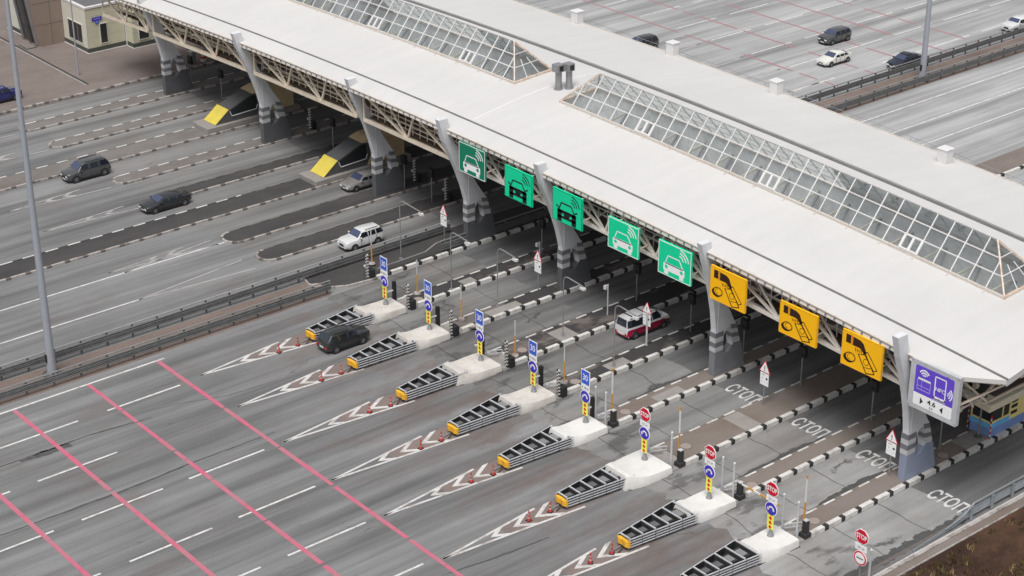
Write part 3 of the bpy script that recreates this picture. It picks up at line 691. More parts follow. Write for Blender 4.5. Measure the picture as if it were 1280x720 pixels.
for k, ((yc, xb), (xt, z_)) in enumerate(zip(PY, ((80.6, 10.4), (80.5, 10.95), (81.15, 11.0), (80.65, 11.25), (80.85, 11.05), (80.7, 10.65), (79.8, 10.85)))):
    pillar(xb, yc, xt, z_, PIL_D if k < 5 else (mat('pillar_base_mid', (.2, .205, .22), .6) if k == 5 else PIL_B), k)
for yc, xb in PY:   # rear row, plain tapered pillars seen dimly below
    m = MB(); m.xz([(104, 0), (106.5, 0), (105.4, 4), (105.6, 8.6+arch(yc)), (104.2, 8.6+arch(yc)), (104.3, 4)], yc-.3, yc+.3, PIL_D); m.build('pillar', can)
# skylights
for si, (ya, yb) in enumerate(SK):
    H_ = 2.4; hip = 2.3; xm = (SX0+SX1)/2; S0 = (SX0, SX1)
    P = lambda x, y, z: (x+xo(y), y, zr(x+xo(y), y)+z)
    ridge = lambda y: (xm+xo(y), y, zr(xm+xo(y), y)+H_)
    root = MB()
    for side, X in ((0, SX0), (1, SX1)):
        n = 24
        for i in range(n):
            a = ya+(yb-ya)*i/n; b = ya+(yb-ya)*(i+1)/n
            root.bar(P(X, a, .08), P(X, b, .08), .16, .22, ROOF_EDGE)
    for yy in (ya, yb): root.bar(P(SX0-.08, yy, .08), P(SX1+.2, yy, .08), .2, .22, RUSTF)
    y = ya+1.4
    while y < yb: root.bar(P(SX0-.35, y, .03), P(SX0-.02, y, .03), .05, .05, RUSTF); y += 2.84
    sky_o = root.build('skylight', can)
    fr = MB(); gl = MB()
    def slope(X, y, t):
        """point at fraction t from base to ridge; the hips pull the top in"""
        yy = min(max(y, ya+hip*t), yb-hip*t); b = Vector(P(X, yy, .18)); r = Vector(ridge(min(max(yy, ya+hip), yb-hip)))
        return b.lerp(Vector((r.x, yy, r.z)), t)
    npan = round((yb-ya)/1.42); st = (yb-ya)/npan
    for X in S0:
        for i in range(npan+1):
            y = ya+i*st; tmax = min(1, (y-ya)/hip, (yb-y)/hip)
            if tmax > .05: fr.bar(slope(X, y, 0), slope(X, y, tmax), .07, .09, WHITE)
        for t in (.34, .67, 1.0):
            yy = [ya+hip*t+(yb-ya-2*hip*t)*k/12 for k in range(13)]
            for a, b in zip(yy, yy[1:]): fr.bar(slope(X, a, t), slope(X, b, t), .06, .07, WHITE)
        for a, b in [(ya+hip+(yb-ya-2*hip)*k/8, ya+hip+(yb-ya-2*hip)*(k+1)/8) for k in range(8)]:
            gl.poly([slope(X, a, 0), slope(X, b, 0), slope(X, b, 1), slope(X, a, 1)], SKYGLASS)
        gl.poly([P(X, ya, .18), slope(X, ya+hip, 0), slope(X, ya+hip, 1)], SKYGLASS); gl.poly([P(X, yb, .18), slope(X, yb-hip, 1), slope(X, yb-hip, 0)], SKYGLASS)
    for yy, yh in ((ya, ya+hip), (yb, yb-hip)):
        rr = Vector(ridge(yh)); a_ = Vector(P(SX0, yy, .18)); b_ = Vector(P(SX1, yy, .18)); gl.poly([a_, b_, rr], SKYGLASS)
        for c_ in (a_, b_):
            fr.bar(c_, rr, .10, .16, RUSTF)
        for f in (.34, .67): fr.bar(a_.lerp(b_, f), (a_.lerp(b_, f)).lerp(rr, .5 if f < .5 else .5), .05, .06, WHITE)
        for t in (.34, .67): fr.bar(a_.lerp(rr, t), b_.lerp(rr, t), .05, .06, WHITE)
    fr.build('frame', sky_o); gl.build('glass', sky_o)
    for i in range(4 if si else 5, npan-2, 9):   # opening vent windows in the lowest row
        y = ya+i*st; wn = MB()
        for q in range(3): wn.bar(slope(SX0, y+st*q/2, 0)+Vector((-.03, 0, .03)), slope(SX0, y+st*q/2, .34)+Vector((-.03, 0, .03)), .16, .1, WHITE)
        for t in (0.02, .33): wn.bar(slope(SX0, y, t)+Vector((-.03, 0, .03)), slope(SX0, y+st, t)+Vector((-.03, 0, .03)), .12, .1, WHITE)
        wn.build('vent_window', sky_o)
    ins = MB()   # trusses seen through the glass
    y = ya+.6
    k = 0
    while y < yb-3:
        z = 10.9+arch(y)
        ins.bar((SX0+.3, y, z-1.2), (SX1-.2, y+1.4, z+.3), .14, .16, GREYM); ins.bar((SX1-.3, y+1.4, z+.3), (SX0+.3, y+2.8, z-1.2), .14, .16, CREAM)
        ins.bar((SX0+.2, y, z-1.5), (SX0+.2, y+2.85, z-1.5), .2, .3, GREYM); ins.bar((xm, y, z-1.1), (xm, y+2.85, z-1.1), .25, .2, GREYM)
        ins.bar((SX0+.3, y+1.4, z-.2), (SX1-.2, y, z-1.3), .1, .12, GREYM); ins.bar((SX0+.25, y+.2, z-1.3), (SX0+.25, y+1.5, z+.1), .1, .1, CREAM); ins.bar((SX0+.25, y+1.5, z+.1), (SX0+.25, y+2.8, z-1.3), .1, .1, GREYM)
        if k % 3 == 0: ins.box(SX0+.8, SX1-.7, y+.3, y+2.0, z-2.2, z-1.3, PLINTH)
        y += 2.8; k += 1
    for (a, b) in zip(ys, ys[1:]):
        if a >= ya-.01 and b <= yb+.01:
            for X in (SX0, SX1): ins.poly([P(X, a, 0), P(X, b, 0), (X+xo(b), b, 8.3+arch(b)), (X+xo(a), a, 8.6+arch(a)*.9)], SKYIN)
            ins.poly([(SX0+xo(a), a, 8.62+arch(a)*.9), (SX1+xo(a), a, 8.62+arch(a)*.9), (SX1+xo(b), b, 8.62+arch(b)*.9), (SX0+xo(b), b, 8.62+arch(b)*.9)], SKYIN)
    ins.build('inner_truss', sky_o)
# roof boxes and vent pipes
for x, y in ((106.0, 119.2), (106.2, 107.3), (105.8, 95.1), (104.8, 77.5)):
    m = MB(); z = zr(x, y); m.box(x-.4, x+.4, y-.4, y+.4, z-.1, z+1.05, WHITE); m.box(x-.46, x+.46, y-.46, y+.46, z+1.05, z+1.15, WHITE); m.build('roof_box', can, bevel=.04)
for x, y in ((91.2, 104.65), (91.9, 104.2)):
    m = MB(); z = zr(x, y); m.tube((x, y, z-.05), (x, y, z+1.5), .26, GREYM, n=16); m.tube((x, y, z), (x, y, z+.08), .38, GREYM, n=16); o = m.build('vent_pipe', can, smooth=40)
    m = MB(); m.box(x-.42, x+.3, y-.34, y+.34, z+1.45, z+2.05, GREYM); m.box(x-.2, x+.2, y-.36, y-.345, z+1.55, z+1.95, BLACK); m.build('cowl', o)
# ================================================================ OVERHEAD SIGNS (faces look towards -X)
class Face:
    """flat drawing on a plane x = X seen from -X: u runs to the right (-Y), v runs down"""
    def __init__(s, m, X, y0, z1, sx=1.0, sy=1.0): s.m, s.X, s.y0, s.z1, s.sx, s.sy = m, X, y0, z1, sx, sy
    def p(s, u, v, d=0): return (s.X-d, s.y0-u*s.sx, s.z1-v*s.sy)
    def poly(s, pts, mt, d=.0, th=.008):
        s.m.prism([s.p(u, v, d) for u, v in pts], [s.p(u, v, d+th) for u, v in pts], mt)
    def line(s, a, b, w, mt, d=0, th=.008):
        du, dv = (b[0]-a[0])*s.sx, (b[1]-a[1])*s.sy; l = math.hypot(du, dv) or 1; nu, nv = -dv/l*w/2/s.sx, du/l*w/2/s.sy
        s.poly([(a[0]+nu, a[1]+nv), (b[0]+nu, b[1]+nv), (b[0]-nu, b[1]-nv), (a[0]-nu, a[1]-nv)], mt, d, th)
    def loop(s, pts, w, mt, d=0):
        for a, b in zip(pts, pts[1:]+pts[:1]): s.line(a, b, w, mt, d)
    def arc(s, cx, cy, rx, ry, a0, a1, w, mt, n=8, d=0):
        P = [(cx+rx*math.cos(R(a0+(a1-a0)*i/n)), cy-ry*math.sin(R(a0+(a1-a0)*i/n))) for i in range(n+1)]
        for a, b in zip(P, P[1:]): s.line(a, b, w, mt, d)
    def disc(s, cx, cy, rx, ry, mt, d=0, th=.008, n=24): s.poly([(cx+rx*math.cos(6.2832*i/n), cy+ry*math.sin(6.2832*i/n)) for i in range(n)], mt, d, th)
    def text(s, body, u, v, w, h, mt, d=.012, off=.012):
        for p in text_polys(body, off=off): s.m.poly([s.p(u+a*w, v+(1-b)*h, d) for a, b in p], mt)

def sign_base(name, label, cat, y0, z1, w, h, mt, group, X=80.85, th=.14):
    t = thing(name, label, cat, (X, y0-w/2, z1-h), group=group)
    m = MB(); m.box(X, X+th, y0-w, y0, z1-h, z1, mt); m.build('panel', t)
    for yy in (y0-w*.2, y0-w*.8):
        m = MB(); m.bar((X+th, yy, z1-.3), (X+1.6, yy, z1-.3), .08, .08, TRUSS); m.build('bracket', t); m = MB(); m.bar((X+th, yy, z1-h+.35), (X+1.6, yy, z1-h+.5), .08, .08, TRUSS); m.build('bracket', t)
    return t
def green_sign(y0, z1, w, h, dark, i, deep=False):
    lab = ['deep green toll sign with white car and waves, right of the fourth pillar',
           'bright green toll sign with black car, left of the pillar nearest the canopy middle',
           'bright green toll sign with black car, right of the pillar nearest the canopy middle',
           'green toll sign with white car between a black car sign and another white car sign',
           'green toll sign with white car directly left of the pillar beside the yellow signs'][i]
    g_ = GREEN_D if deep else GREEN
    t = sign_base('overhead_sign', lab, 'road sign', y0, z1, w, h, g_, 'overhead lane signs with a car and radio waves')
    ink = INK if dark else SIGNW
    m = MB(); f = Face(m, 80.85, y0, z1, w, h); b = INK if dark else WHITE
    if not dark: f.loop([(.012, .015), (.988, .015), (.988, .985), (.012, .985)], .05, SIGNW)
    else: f.loop([(.006, .008), (.994, .008), (.994, .992), (.006, .992)], .04, GREEN_D)
    m.build('border', t)
    m = MB(); f = Face(m, 80.85, y0, z1, w, h)
    f.loop([(.30, .38), (.64, .38), (.76, .62), (.22, .62)], .07 if not dark else .11, ink)
    if not dark:
        f.poly([(.17, .64), (.22, .60), (.76, .60), (.81, .64), (.81, .84), (.17, .84)], ink)
        for u in (.26, .72): f.disc(u, .72, .045, .055, g_, .009)
        for u in (.2, .66): f.poly([(u, .84), (u+.12, .84), (u+.12, .95), (u, .95)], ink)
    else:
        f.poly([(.17, .62), (.81, .62), (.81, .70), (.17, .70)], ink); f.poly([(.17, .78), (.81, .78), (.81, .86), (.17, .86)], ink)
        for u in (.17, .66): f.poly([(u, .60), (u+.15, .60), (u+.15, .97), (u, .97)], ink)
        f.poly([(.38, .70), (.60, .70), (.57, .80), (.41, .80)], ink)
        f.line((.13, .50), (.22, .56), .12, ink); f.line((.76, .56), (.85, .50), .12, ink)
    m.build('car_pictogram', t)
    m = MB(); f = Face(m, 80.85, y0, z1, w, h)
    for r_ in (.14, .22, .30): f.arc(.62, .40, r_, r_*1.15, 8, 82, .085, ink)
    m.build('wave_pictogram', t)
for i, (y0, y1, z1, z0, dk) in enumerate([(104.15, 101.0, 10.25, 7.85, 0), (98.7, 95.6, 9.98, 7.55, 1), (93.3, 90.15, 9.95, 7.5, 1), (87.4, 84.3, 9.65, 7.35, 0), (82.35, 79.2, 9.62, 7.2, 0)]):
    green_sign(y0, z1, y0-y1, z1-z0, dk, i, i == 0)
def yellow_sign(y0, z1, w, h, i):
    lab = ['yellow cash payment sign beside the pillar right of the green signs', 'yellow cash payment sign hanging between two other yellow signs', 'yellow cash payment sign directly left of the last pillar'][i]
    t = sign_base('overhead_sign', lab, 'road sign', y0, z1, w, h, YELS, 'overhead cash payment signs')
    m = MB(); f = Face(m, 80.85, y0, z1, w, h); f.loop([(.006, .008), (.994, .008), (.994, .992), (.006, .992)], .045, YEL); m.build('border', t)
    m = MB(); f = Face(m, 80.85, y0, z1, w, h)
    f.poly([(.10, .09), (.22, .09), (.22, .33), (.10, .33)], INKB); f.poly([(.27, .10), (.45, .12), (.53, .18), (.62, .42), (.55, .45), (.44, .34), (.27, .34)], INKB)
    f.line((.245, .08), (.245, .35), .05, RED)
    f.poly([(.33, .37), (.48, .36), (.50, .50), (.36, .51)], YELS, .009)
    for k in range(4): f.line((.34+k*.045, .38), (.36+k*.045, .47), .045, INKB, .018)
    m.build('hand_pictogram', t)
    m = MB(); f = Face(m, 80.85, y0, z1, w, h)
    q = [(.42, .52), (.60, .45), (.84, .90), (.64, .97)]; f.loop(q, .065, INKB); f.line((.575, .83), (.775, .77), .035, INKB); f.arc(.62, .66, .065, .085, 0, 360, .03, INKB, 14)
    f.loop([(.55, .42), (.64, .36), (.90, .76), (.82, .82)], .055, INKB); f.line((.44, .40), (.42, .52), .04, INKB); f.line((.57, .40), (.60, .46), .04, INKB)
    m.build('banknote_pictogram', t)
    m = MB(); f = Face(m, 80.85, y0, z1, w, h); f.disc(.19, .75, .13, .13, INKB, 0, .006); f.disc(.235, .70, .125, .125, YELS, .006, .006); f.arc(.235, .70, .12, .12, 0, 360, .06, INKB, 20, .012); f.arc(.235, .70, .07, .075, 90, 270, .03, INKB, 10, .012); m.build('coin_pictogram', t)
for i, (y0, y1, z1, z0) in enumerate([(77.4, 74.2, 9.47, 7.08), (71.2, 68.05, 9.2, 7.0), (66.0, 62.8, 9.22, 6.85)]): yellow_sign(y0, z1, y0-y1, z1-z0, i)
# purple contactless + height sign
y0, w, z1, h = 60.55, 3.55, 9.45, 3.2
t = sign_base('overhead_sign', 'large purple and white contactless payment and height limit sign right of the last pillar', 'road sign', y0, z1, w, h, LGREY, None, X=80.75, th=.3)
m = MB(); f = Face(m, 80.75, y0, z1, w, h); f.loop([(.015, .02), (.985, .02), (.985, .98), (.015, .98)], .14, LGREY); m.build('frame', t)
m = MB(); f = Face(m, 80.75, y0, z1, w, h); a, b = .10, .90
f.poly([(a+.02, .09), (b-.02, .09), (b, .12), (b, .66), (a, .66), (a, .12)], PURP); f.poly([(a, .66), (b, .66), (b, .88), (b-.02, .91), (a+.02, .91), (a, .88)], SIGNW); m.build('face', t)
m = MB(); f = Face(m, 80.75, y0, z1, w, h)
D_ = .014
for r_ in (.035, .075, .115): f.arc(.29, .30, r_, r_*1.25, 35, 145, .09, SIGNW, 8, D_)
f.line((.17, .345), (.43, .345), .09, SIGNW, D_); f.loop([(.16, .37), (.43, .37), (.43, .57), (.16, .57)], .014, SIGNW, D_)
f.line((.16, .50), (.43, .50), .008, SIGNW, D_); f.line((.25, .38), (.25, .56), .006, SIGNW, D_)
f.loop([(.52, .17), (.74, .17), (.74, .62), (.52, .62)], .07, SIGNW, D_); f.poly([(.51, .57), (.75, .57), (.75, .64), (.51, .64)], SIGNW, D_)
f.disc(.63, .605, .013, .016, PURP, .024)
for r_ in (.035, .075, .115): f.arc(.765, .42, r_, r_*1.25, -50, 50, .08, SIGNW, 8, D_)
m.build('contactless_pictogram', t)
m = MB(); f = Face(m, 80.75, y0, z1, w, h); f.poly([(.535, .36), (.725, .36), (.725, .46), (.535, .46)], PURP, .010, .012); f.text('NFC', .535, .37, .20, .08, SIGNW, .026)
f.text('4.6', .40, .70, .17, .10, INK, .026); f.text('М', .455, .84, .06, .045, INK, .026)
m.build('height_lettering', t)
for q in ([(.25, .725), (.25, .865), (.31, .795)], [(.72, .725), (.72, .865), (.66, .795)]): m = MB(); f = Face(m, 80.75, y0, z1, w, h); f.poly(q, INK, D_); m.build('arrow_mark', t)
m = MB()
for zz in range(5): m.box(81.15, 81.35, y0-.35-.1, y0+.12, z1-.6-zz*.62, z1-.35-zz*.62, LGREY)
m.bar((81.25, y0+.05, z1), (81.25, y0+.05, z1-h), .06, .06, GREYM); m.build('side_rack', t)
# small yellow plate half hidden behind the third sign
t = thing('hanging_plate', 'small yellow plate showing behind the lower right corner of a black car sign', 'road sign', (83.6, 90.0, 6.9)); m = MB(); m.box(83.6, 83.65, 89.35, 90.5, 6.75, 7.75, YELP); m.build('panel', t)
m = MB(); m.bar((83.7, 90, 7.7), (83.7, 90, 8.4), .06, .06, GREYM); m.build('hanger', t)

# ================================================================ TOLL LANE FURNITURE
def hw(k): a, b, x0, _ = ISL[k]; return (b-a)/2
def cy_(k): a, b, x0, _ = ISL[k]; return (a+b)/2
NTH = {k: ORD[i] for i, k in enumerate(LET)}
def place_word(k, lead=''):
    i = LET.index(k)
    return {0: 'nearest the median guard rail', 7: 'last before the grass verge'}.get(i, '%s from the median guard rail' % ORD[i])
# concrete blocks
def block(k):
    a, b, x0, _ = ISL[k]; h = (b-a)/2; c = (a+b)/2; xr = x0-1.32
    L = 3.55 if k != 'A' else 3.3; CM = CONC_W if k in 'ABCD' else CONC
    t = thing('concrete_block', ('worn cream' if k in 'EFGH' else 'white')+' concrete nose block under a lane sign, '+place_word(k), 'concrete block', (xr, c, 0), group='concrete nose blocks ahead of the islands')
    h = max(h, .98)
    st = [(-L-.1, .80*h, 0.02, .80*h), (-L+.10, .84*h, .92, .70*h), (-L+.45, .93*h, .88, .74*h), (-L+.9, 1.02*h, .70, .84*h), (-L+1.5, 1.08*h, .60, .96*h), (-L+2.2, 1.1*h, .56, 1.02*h), (0, 1.1*h, .52, 1.04*h)]
    m = MB(); vv = []
    rows = []
    for x, wb, z, wt in st:
        j = random.uniform(-.02, .02)
        rows.append([(xr+x, c-wb, 0), (xr+x+(0 if z > .1 else 0), c-wb*1.0, z*.28), (xr+x, c-wt, z+j-.06), (xr+x, c-wt*.9, z+j), (xr+x, c+wt*.9, z+j+.03), (xr+x, c+wt, z-.06), (xr+x, c+wb, z*.28), (xr+x, c+wb, 0)])
    for ra, rb in zip(rows, rows[1:]):
        for i in range(7): m.poly([ra[i], ra[i+1], rb[i+1], rb[i]], CM)
    m.poly(rows[-1], CM); m.poly(rows[0], CM)
    m.build('block_body', t, smooth=38)
    m = MB(); m.box(xr-.02, xr+.06, c-h, c+h, 0, .30, K_BLACK); m.xy([(xr-L+.1, c-.8*h-.12), (xr+.05, c-1.04*h-.12), (xr+.05, c-1.04*h+.02), (xr-L+.1, c-.8*h+.05)], .004, .03, RUBBER); m.build('rubber_joint', t)
    return xr
for k in LET: block(k)
# sign posts on the blocks
def sign_post(k, stop, loc, zb_, base=True):
    a, b, x0, _ = ISL[k] if k else (55.4, 56, 73, 0)
    x, y = loc
    if stop: lab = 'post with red stop sign over blue arrow disc, '+{'C': 'leftmost of three such posts', 'B': 'middle one of three such posts', 'A': 'rightmost of three such posts'}[k]
    else: lab = 'blue 30 sign post with yellow arrow plate, '+NTH[k]+' from the median guard rail'
    t = thing('sign_post', lab, 'sign post', (x, y, zb_), group='sign posts on the concrete blocks')
    X = x-.09; g_ = zb_
    m = MB(); m.tube((x, y, g_-.1), (x, y, g_+3.65), .045, GALV, n=10)
    m.lathe(x, y, [(.22, g_-.08), (.16, g_+.06), (.07, g_+.36)], GREYM, 10); m.build('pole', t)
    m = MB(); f = Face(m, X, y+.24, g_+1.42)
    m.box(X, X+.03, y-.24, y+.24, g_+.42, g_+1.42, YELP); m.build('yellow_plate', t)
    m = MB(); f = Face(m, X, y+.24, g_+1.42)
    for q in range(3): v = .12+q*.30; f.poly([(.24, v), (.39, v+.17), (.31, v+.17), (.31, v+.24), (.17, v+.24), (.17, v+.17), (.09, v+.17)], RED)
    m.build('arrow_marks', t)
    m = MB(); f = Face(m, X, y, g_+1.80)
    f.disc(0, 0, .47, .44, SIGNW, -.03, .03); m.build('disc_rim', t); m = MB(); f = Face(m, X, y, g_+1.80); f.disc(0, 0, .42, .40, BLUE_D, .0, .01); m.build('disc', t)
    m = MB(); f = Face(m, X, y, g_+1.80); f.arc(.02, .10, .19, .24, 0, 165, .11, SIGNW, 8, .012); f.poly([(-.30, -.02), (-.05, -.04), (-.24, .20)], SIGNW, .012); m.build('disc_arrow', t)
    if not stop:
        m = MB(); m.box(X, X+.03, y-.40, y+.40, g_+2.22, g_+2.64, SIGNW); f = Face(m, X, y+.40, g_+2.64)
        f.text('8 100 м', .08, .13, .64, .16, K_BLACK, .006); m.build('distance_plate', t)
        m = MB(); m.box(X, X+.03, y-.42, y+.42, g_+2.66, g_+3.72, SIGNW); m.box(X-.01, X, y-.37, y+.37, g_+2.71, g_+3.67, BLUE); f = Face(m, X, y+.42, g_+3.72); f.text('30', .18, .30, .48, .44, SIGNW, .016); m.build('speed_plate', t)
    else:
        m = MB(); m.box(X, X+.03, y-.42, y+.42, g_+2.24, g_+2.62, SIGNW); f = Face(m, X, y+.42, g_+2.62); f.text('23 м', .18, .11, .48, .15, GREYM, .006); m.build('distance_plate', t)
        m = MB(); f = Face(m, X, y, g_+3.12); oc = lambda r_: [(r_*math.cos(R(22.5+45*i)), r_*math.sin(R(22.5+45*i))) for i in range(8)]
        f.poly(oc(.50), SIGNW, -.03, .03); f.poly(oc(.455), RED, 0, .012); f.text('STOP', -.38, -.16, .76, .32, SIGNW, .016, .03); m.build('stop_sign', t)
for k, (x, y) in zip(LET, [(71.75, 101.35), (71.75, 96.05), (71.6, 90.0), (71.5, 84.2), (71.45, 78.9), (71.15, 73.0), (71.0, 67.15), (70.8, 61.9)]): sign_post(k, k in 'CBA', (x-.2, y-.15), .66)
# last stop post by the verge
t = thing('sign_post', 'low post at grass edge with stop sign over white disc with black bar', 'sign post', (70.9, 55.35, 0))
x, y = 70.95, 55.3; X = x-.08; m = MB(); m.tube((x, y, 0), (x, y, 4.1), .045, GALV, n=10); m.build('pole', t)
m = MB(); f = Face(m, X, y, 3.62); oc = lambda r_: [(r_*math.cos(R(22.5+45*i)), r_*math.sin(R(22.5+45*i))) for i in range(8)]
f.poly(oc(.50), SIGNW, -.03, .03); f.poly(oc(.455), RED, 0, .012); f.text('STOP', -.38, -.16, .76, .32, SIGNW, .016, .03); m.build('stop_sign', t)
m = MB(); m.box(X, X+.03, y-.42, y+.42, 2.68, 3.08, SIGNW); f = Face(m, X, y+.42, 3.08); f.text('23 м', .16, .11, .5, .16, GREYM, .006); m.build('distance_plate', t)
m = MB(); f = Face(m, X, y, 2.2); f.disc(0, 0, .47, .47, SIGNW, -.03, .03); f.disc(0, 0, .44, .44, RED, 0, .01); f.disc(0, 0, .35, .35, SIGNW, .01, .01); f.poly([(-.24, -.03), (.24, -.03), (.24, .03), (-.24, .03)], INK, .02); m.build('stop_disc', t)
# crash cushions
def cushion():
    t = thing('crash_cushion', '', 'crash cushion', local=True)
    L = 4.95; wa, wb = .42, .96; hw_ = lambda x: wa+(wb-wa)*x/L
    for s in (-1, 1):
        m = MB(); m.prism([(0, s*wa, .18), (L, s*wb, .18), (L, s*wb, .80), (0, s*wa, .80)], [(0, s*(wa-.04), .18), (L, s*(wb-.04), .18), (L, s*(wb-.04), .80), (0, s*(wa-.04), .80)], BLACK)
        for z in (.24, .42, .60, .78):
            m.bar((0, s*(wa+.02), z), (L+.15, s*(wb+.035), z), .06, .06, LGREY)
        for i in range(1, 5):
            xx = L*i/5; m.bar((xx, s*(hw_(xx)+.035), .2), (xx, s*(hw_(xx)+.035), .82), .03, .05, GALV_D)
        m.build('side_rail', t)
    for i in range(6):
        x = .12+(L-.2)*i/5; h = hw_(x)
        m = MB(); m.box(x-.04, x+.04, -h+.03, h-.03, .80, .87, LGREY); m.box(x-.03, x+.03, -h+.05, h-.05, .15, .78, K_BLACK)
        for s in (-1, 1): m.box(x-.06, x+.06, s*h*.8-.05, s*h*.8+.05, 0, .16, GALV_D)
        m.build('cross_frame', t)
    for i in range(5):
        x = .12+(L-.2)*(i+.22)/5; h = hw_(x)*.62; m = MB(); m.box(x, x+.52, -h, h*.8, .25, .70, BLACK if i < 3 else K_BLACK); m.box(x+.04, x+.46, -h*.7, h*.5, .70, .715, GREYM if i > 2 else GALV_D)
        m.build('cartridge', t, bevel=.03)
    m = MB(); m.box(.0, L, -.15, .15, .02, .10, GALV_D); m.build('base_track', t)
    m = MB(); m.xy([(.14, -.52), (-.04, -.50), (-.13, -.30), (-.08, 0), (-.13, .30), (-.04, .50), (.14, .52)], .26, .70, YEL); m.build('nose_cap', t, bevel=.04)
    m = MB(); m.bar((-.1, .1, .2), (-.62, .16, .05), .06, .05, GALV); m.bar((-.1, -.1, .2), (-.55, -.2, .05), .05, .04, BLACK); m.build('anchor', t)
    return t
CU = Proto(cushion)
for k in LET:
    x = {'H': 64.55, 'G': 64.35, 'F': 64.25, 'E': 64.1, 'D': 63.95, 'C': 63.8, 'B': 63.65, 'A': 63.5}[k]
    yc = {'H': 100.75, 'G': 95.3, 'F': 89.5, 'E': 83.7, 'D': 78.35, 'C': 72.6, 'B': 66.9, 'A': 61.55}[k]
    a, b, x0, _ = ISL[k]; tilt = math.atan2((a+b)/2+.05-yc, 5)
    CU.put((x, yc, 0), 'black and grey crash cushion with yellow nose, '+place_word(k)+'', rz=tilt*.8+random.uniform(-.015, .015), group='crash cushions ahead of the islands')
# delineator cones
def cone():
    t = thing('traffic_cone', '', 'traffic cone', local=True)
    m = MB(); m.xy([(.22*math.cos(R(45+90*i)), .22*math.sin(R(45+90*i))) for i in range(4)], 0, .05, RUBBER); m.build('base', t)
    m = MB(); z = [.05, .2, .3, .42, .52, .70]; r_ = [.13, .09, .07, .055, .045, .035]
    for i in range(5): m.lathe(0, 0, [(r_[i], z[i]), (r_[i+1], z[i+1])], (ORANGE, K_DULL)[i % 2] if i < 4 else ORANGE, 10)
    m.build('cone_body', t, smooth=40)
    return t
CN = Proto(cone)
for k, ya, yb in [('H', 100.64, 100.69), ('G', 95.28, 95.26), ('F', 89.55, 89.4), ('E', 83.63, 83.58), ('D', 78.35, 78.19), ('C', 72.71, 72.63), ('B', 66.99, 66.92), ('A', 61.5, 61.5)]:
    x = CU.o and {'H': 61.82, 'G': 61.77, 'F': 61.69, 'E': 61.47, 'D': 61.4, 'C': 61.33, 'B': 61.16, 'A': 61.1}[k]
    CN.put((x, ya, .01), 'orange white cone, outer one before the %s crash cushion from the median' % NTH[k], rz=random.random(), group='cones ahead of the crash cushions')
    CN.put((x+1.62, yb, .01), 'orange white cone touching the yellow nose of the %s cushion from the median' % NTH[k], rz=random.random(), group='cones ahead of the crash cushions')
# black and white gauge posts at the near corner of five islands
def gauge():
    t = thing('striped_post', '', 'post', local=True)
    m = MB(); n = 16
    for i in range(n):
        z = .05+i*.125; sh = .06 if i % 2 else -.06
        m.box(-.045, .045, -.14, .0, z, z+.125, K_WHITE if i % 2 else K_BLACK); m.box(-.045, .045, 0, .14, z, z+.125, K_BLACK if i % 2 else K_WHITE)
    m.build('striped_board', t)
    m = MB(); m.box(.06, .5, -.35, .25, 0, .75, BLACK); m.build('cabinet', t, bevel=.03)
    m = MB(); m.box(-.05, .3, .18, .3, .92, 1.03, LGREY); m.box(-.1, .0, .16, .32, .9, 1.05, WHITE); m.build('camera_head', t)
    m = MB(); m.tube((.2, .24, .7), (.2, .24, .95), .03, GREYM); m.build('camera_stalk', t)
    return t
GA = Proto(gauge)
for x, y, l in [(73.75, 106.6, 'at the rounded median island nose'), (72.95, 100.35, 'behind the first concrete block from the median'), (72.75, 94.95, 'behind the second concrete block from the median'), (72.75, 88.7, 'behind the third concrete block from the median'), (72.75, 83.2, 'behind the fourth concrete block from the median')]:
    GA.put((x, y, .02), 'black and white striped gauge post '+l, group='striped gauge posts')
# tall black reader posts on the far corner
def reader():
    t = thing('reader_post', '', 'post', local=True)
    m = MB(); m.box(-.13, .13, -.12, .12, 0, 1.85, BLACK); m.build('post_body', t, bevel=.02)
    m = MB(); m.tube((-.1, .0, 1.15), (-.45, .12, 1.1), .06, WHITE, n=10); m.build('reader_arm', t); m = MB(); m.tube((-.45, .12, 1.1), (-.56, .15, 1.08), .09, LGREY, n=10); m.build('reader_head', t)
    return t
RP = Proto(reader)
for k in 'HGFED':
    a, b, x0, _ = ISL[k]; RP.put((x0-1.1, b-.15, .03), 'slim black reader post with white side camera behind the %s concrete block' % NTH[k], group='black reader posts')
# barriers
def barrier(kind):
    t = thing('barrier_gate', '', 'barrier', local=True)
    m = MB(); m.box(-.15, .17, -.16, .16, 0, 1.1, K_BLACK); m.build('housing', t, bevel=.03); m = MB(); m.box(-.28, .26, -.26, .26, 0, .3, K_BLACK); m.build('plinth', t, bevel=.02)
    m = MB(); m.box(-.13, .15, -.14, .14, 1.1, 1.17, LGREY); m.build('lid', t, bevel=.02)
    m = MB()
    if kind == 'up':
        m.box(-.03, .03, .1, .2, .95, 2.3, ORANGE2); m.box(-.03, .03, .1, .2, 2.3, 3.9, WHITE); m.box(-.03, .03, .1, .2, 3.9, 4.15, ORANGE2)
    else:
        y = -.1
        for i in range(6): m.box(-.04, .04, y-.52, y, 1.0-.0, 1.1, (WHITE, ORANGE2)[i % 2]); y -= .52
    m.build('arm', t)
    return t
BU, BD = Proto(lambda: barrier('up')), Proto(lambda: barrier('down'))
BU.put((72.95, 77.95, .02), 'black barrier housing with raised white and amber arm behind the fifth concrete block', group='barrier gates')
BU.put((72.75, 71.5, .02), 'black barrier housing with raised white and amber arm behind the first stop sign block', group='barrier gates')
BU.put((72.75, 60.95, .02), 'black barrier housing with raised arm on the last island beside the grass side lane', group='barrier gates')
BD.put((72.85, 66.4, .02), 'black barrier housing with its arm lowered across the lane behind the middle stop sign block', group='barrier gates')
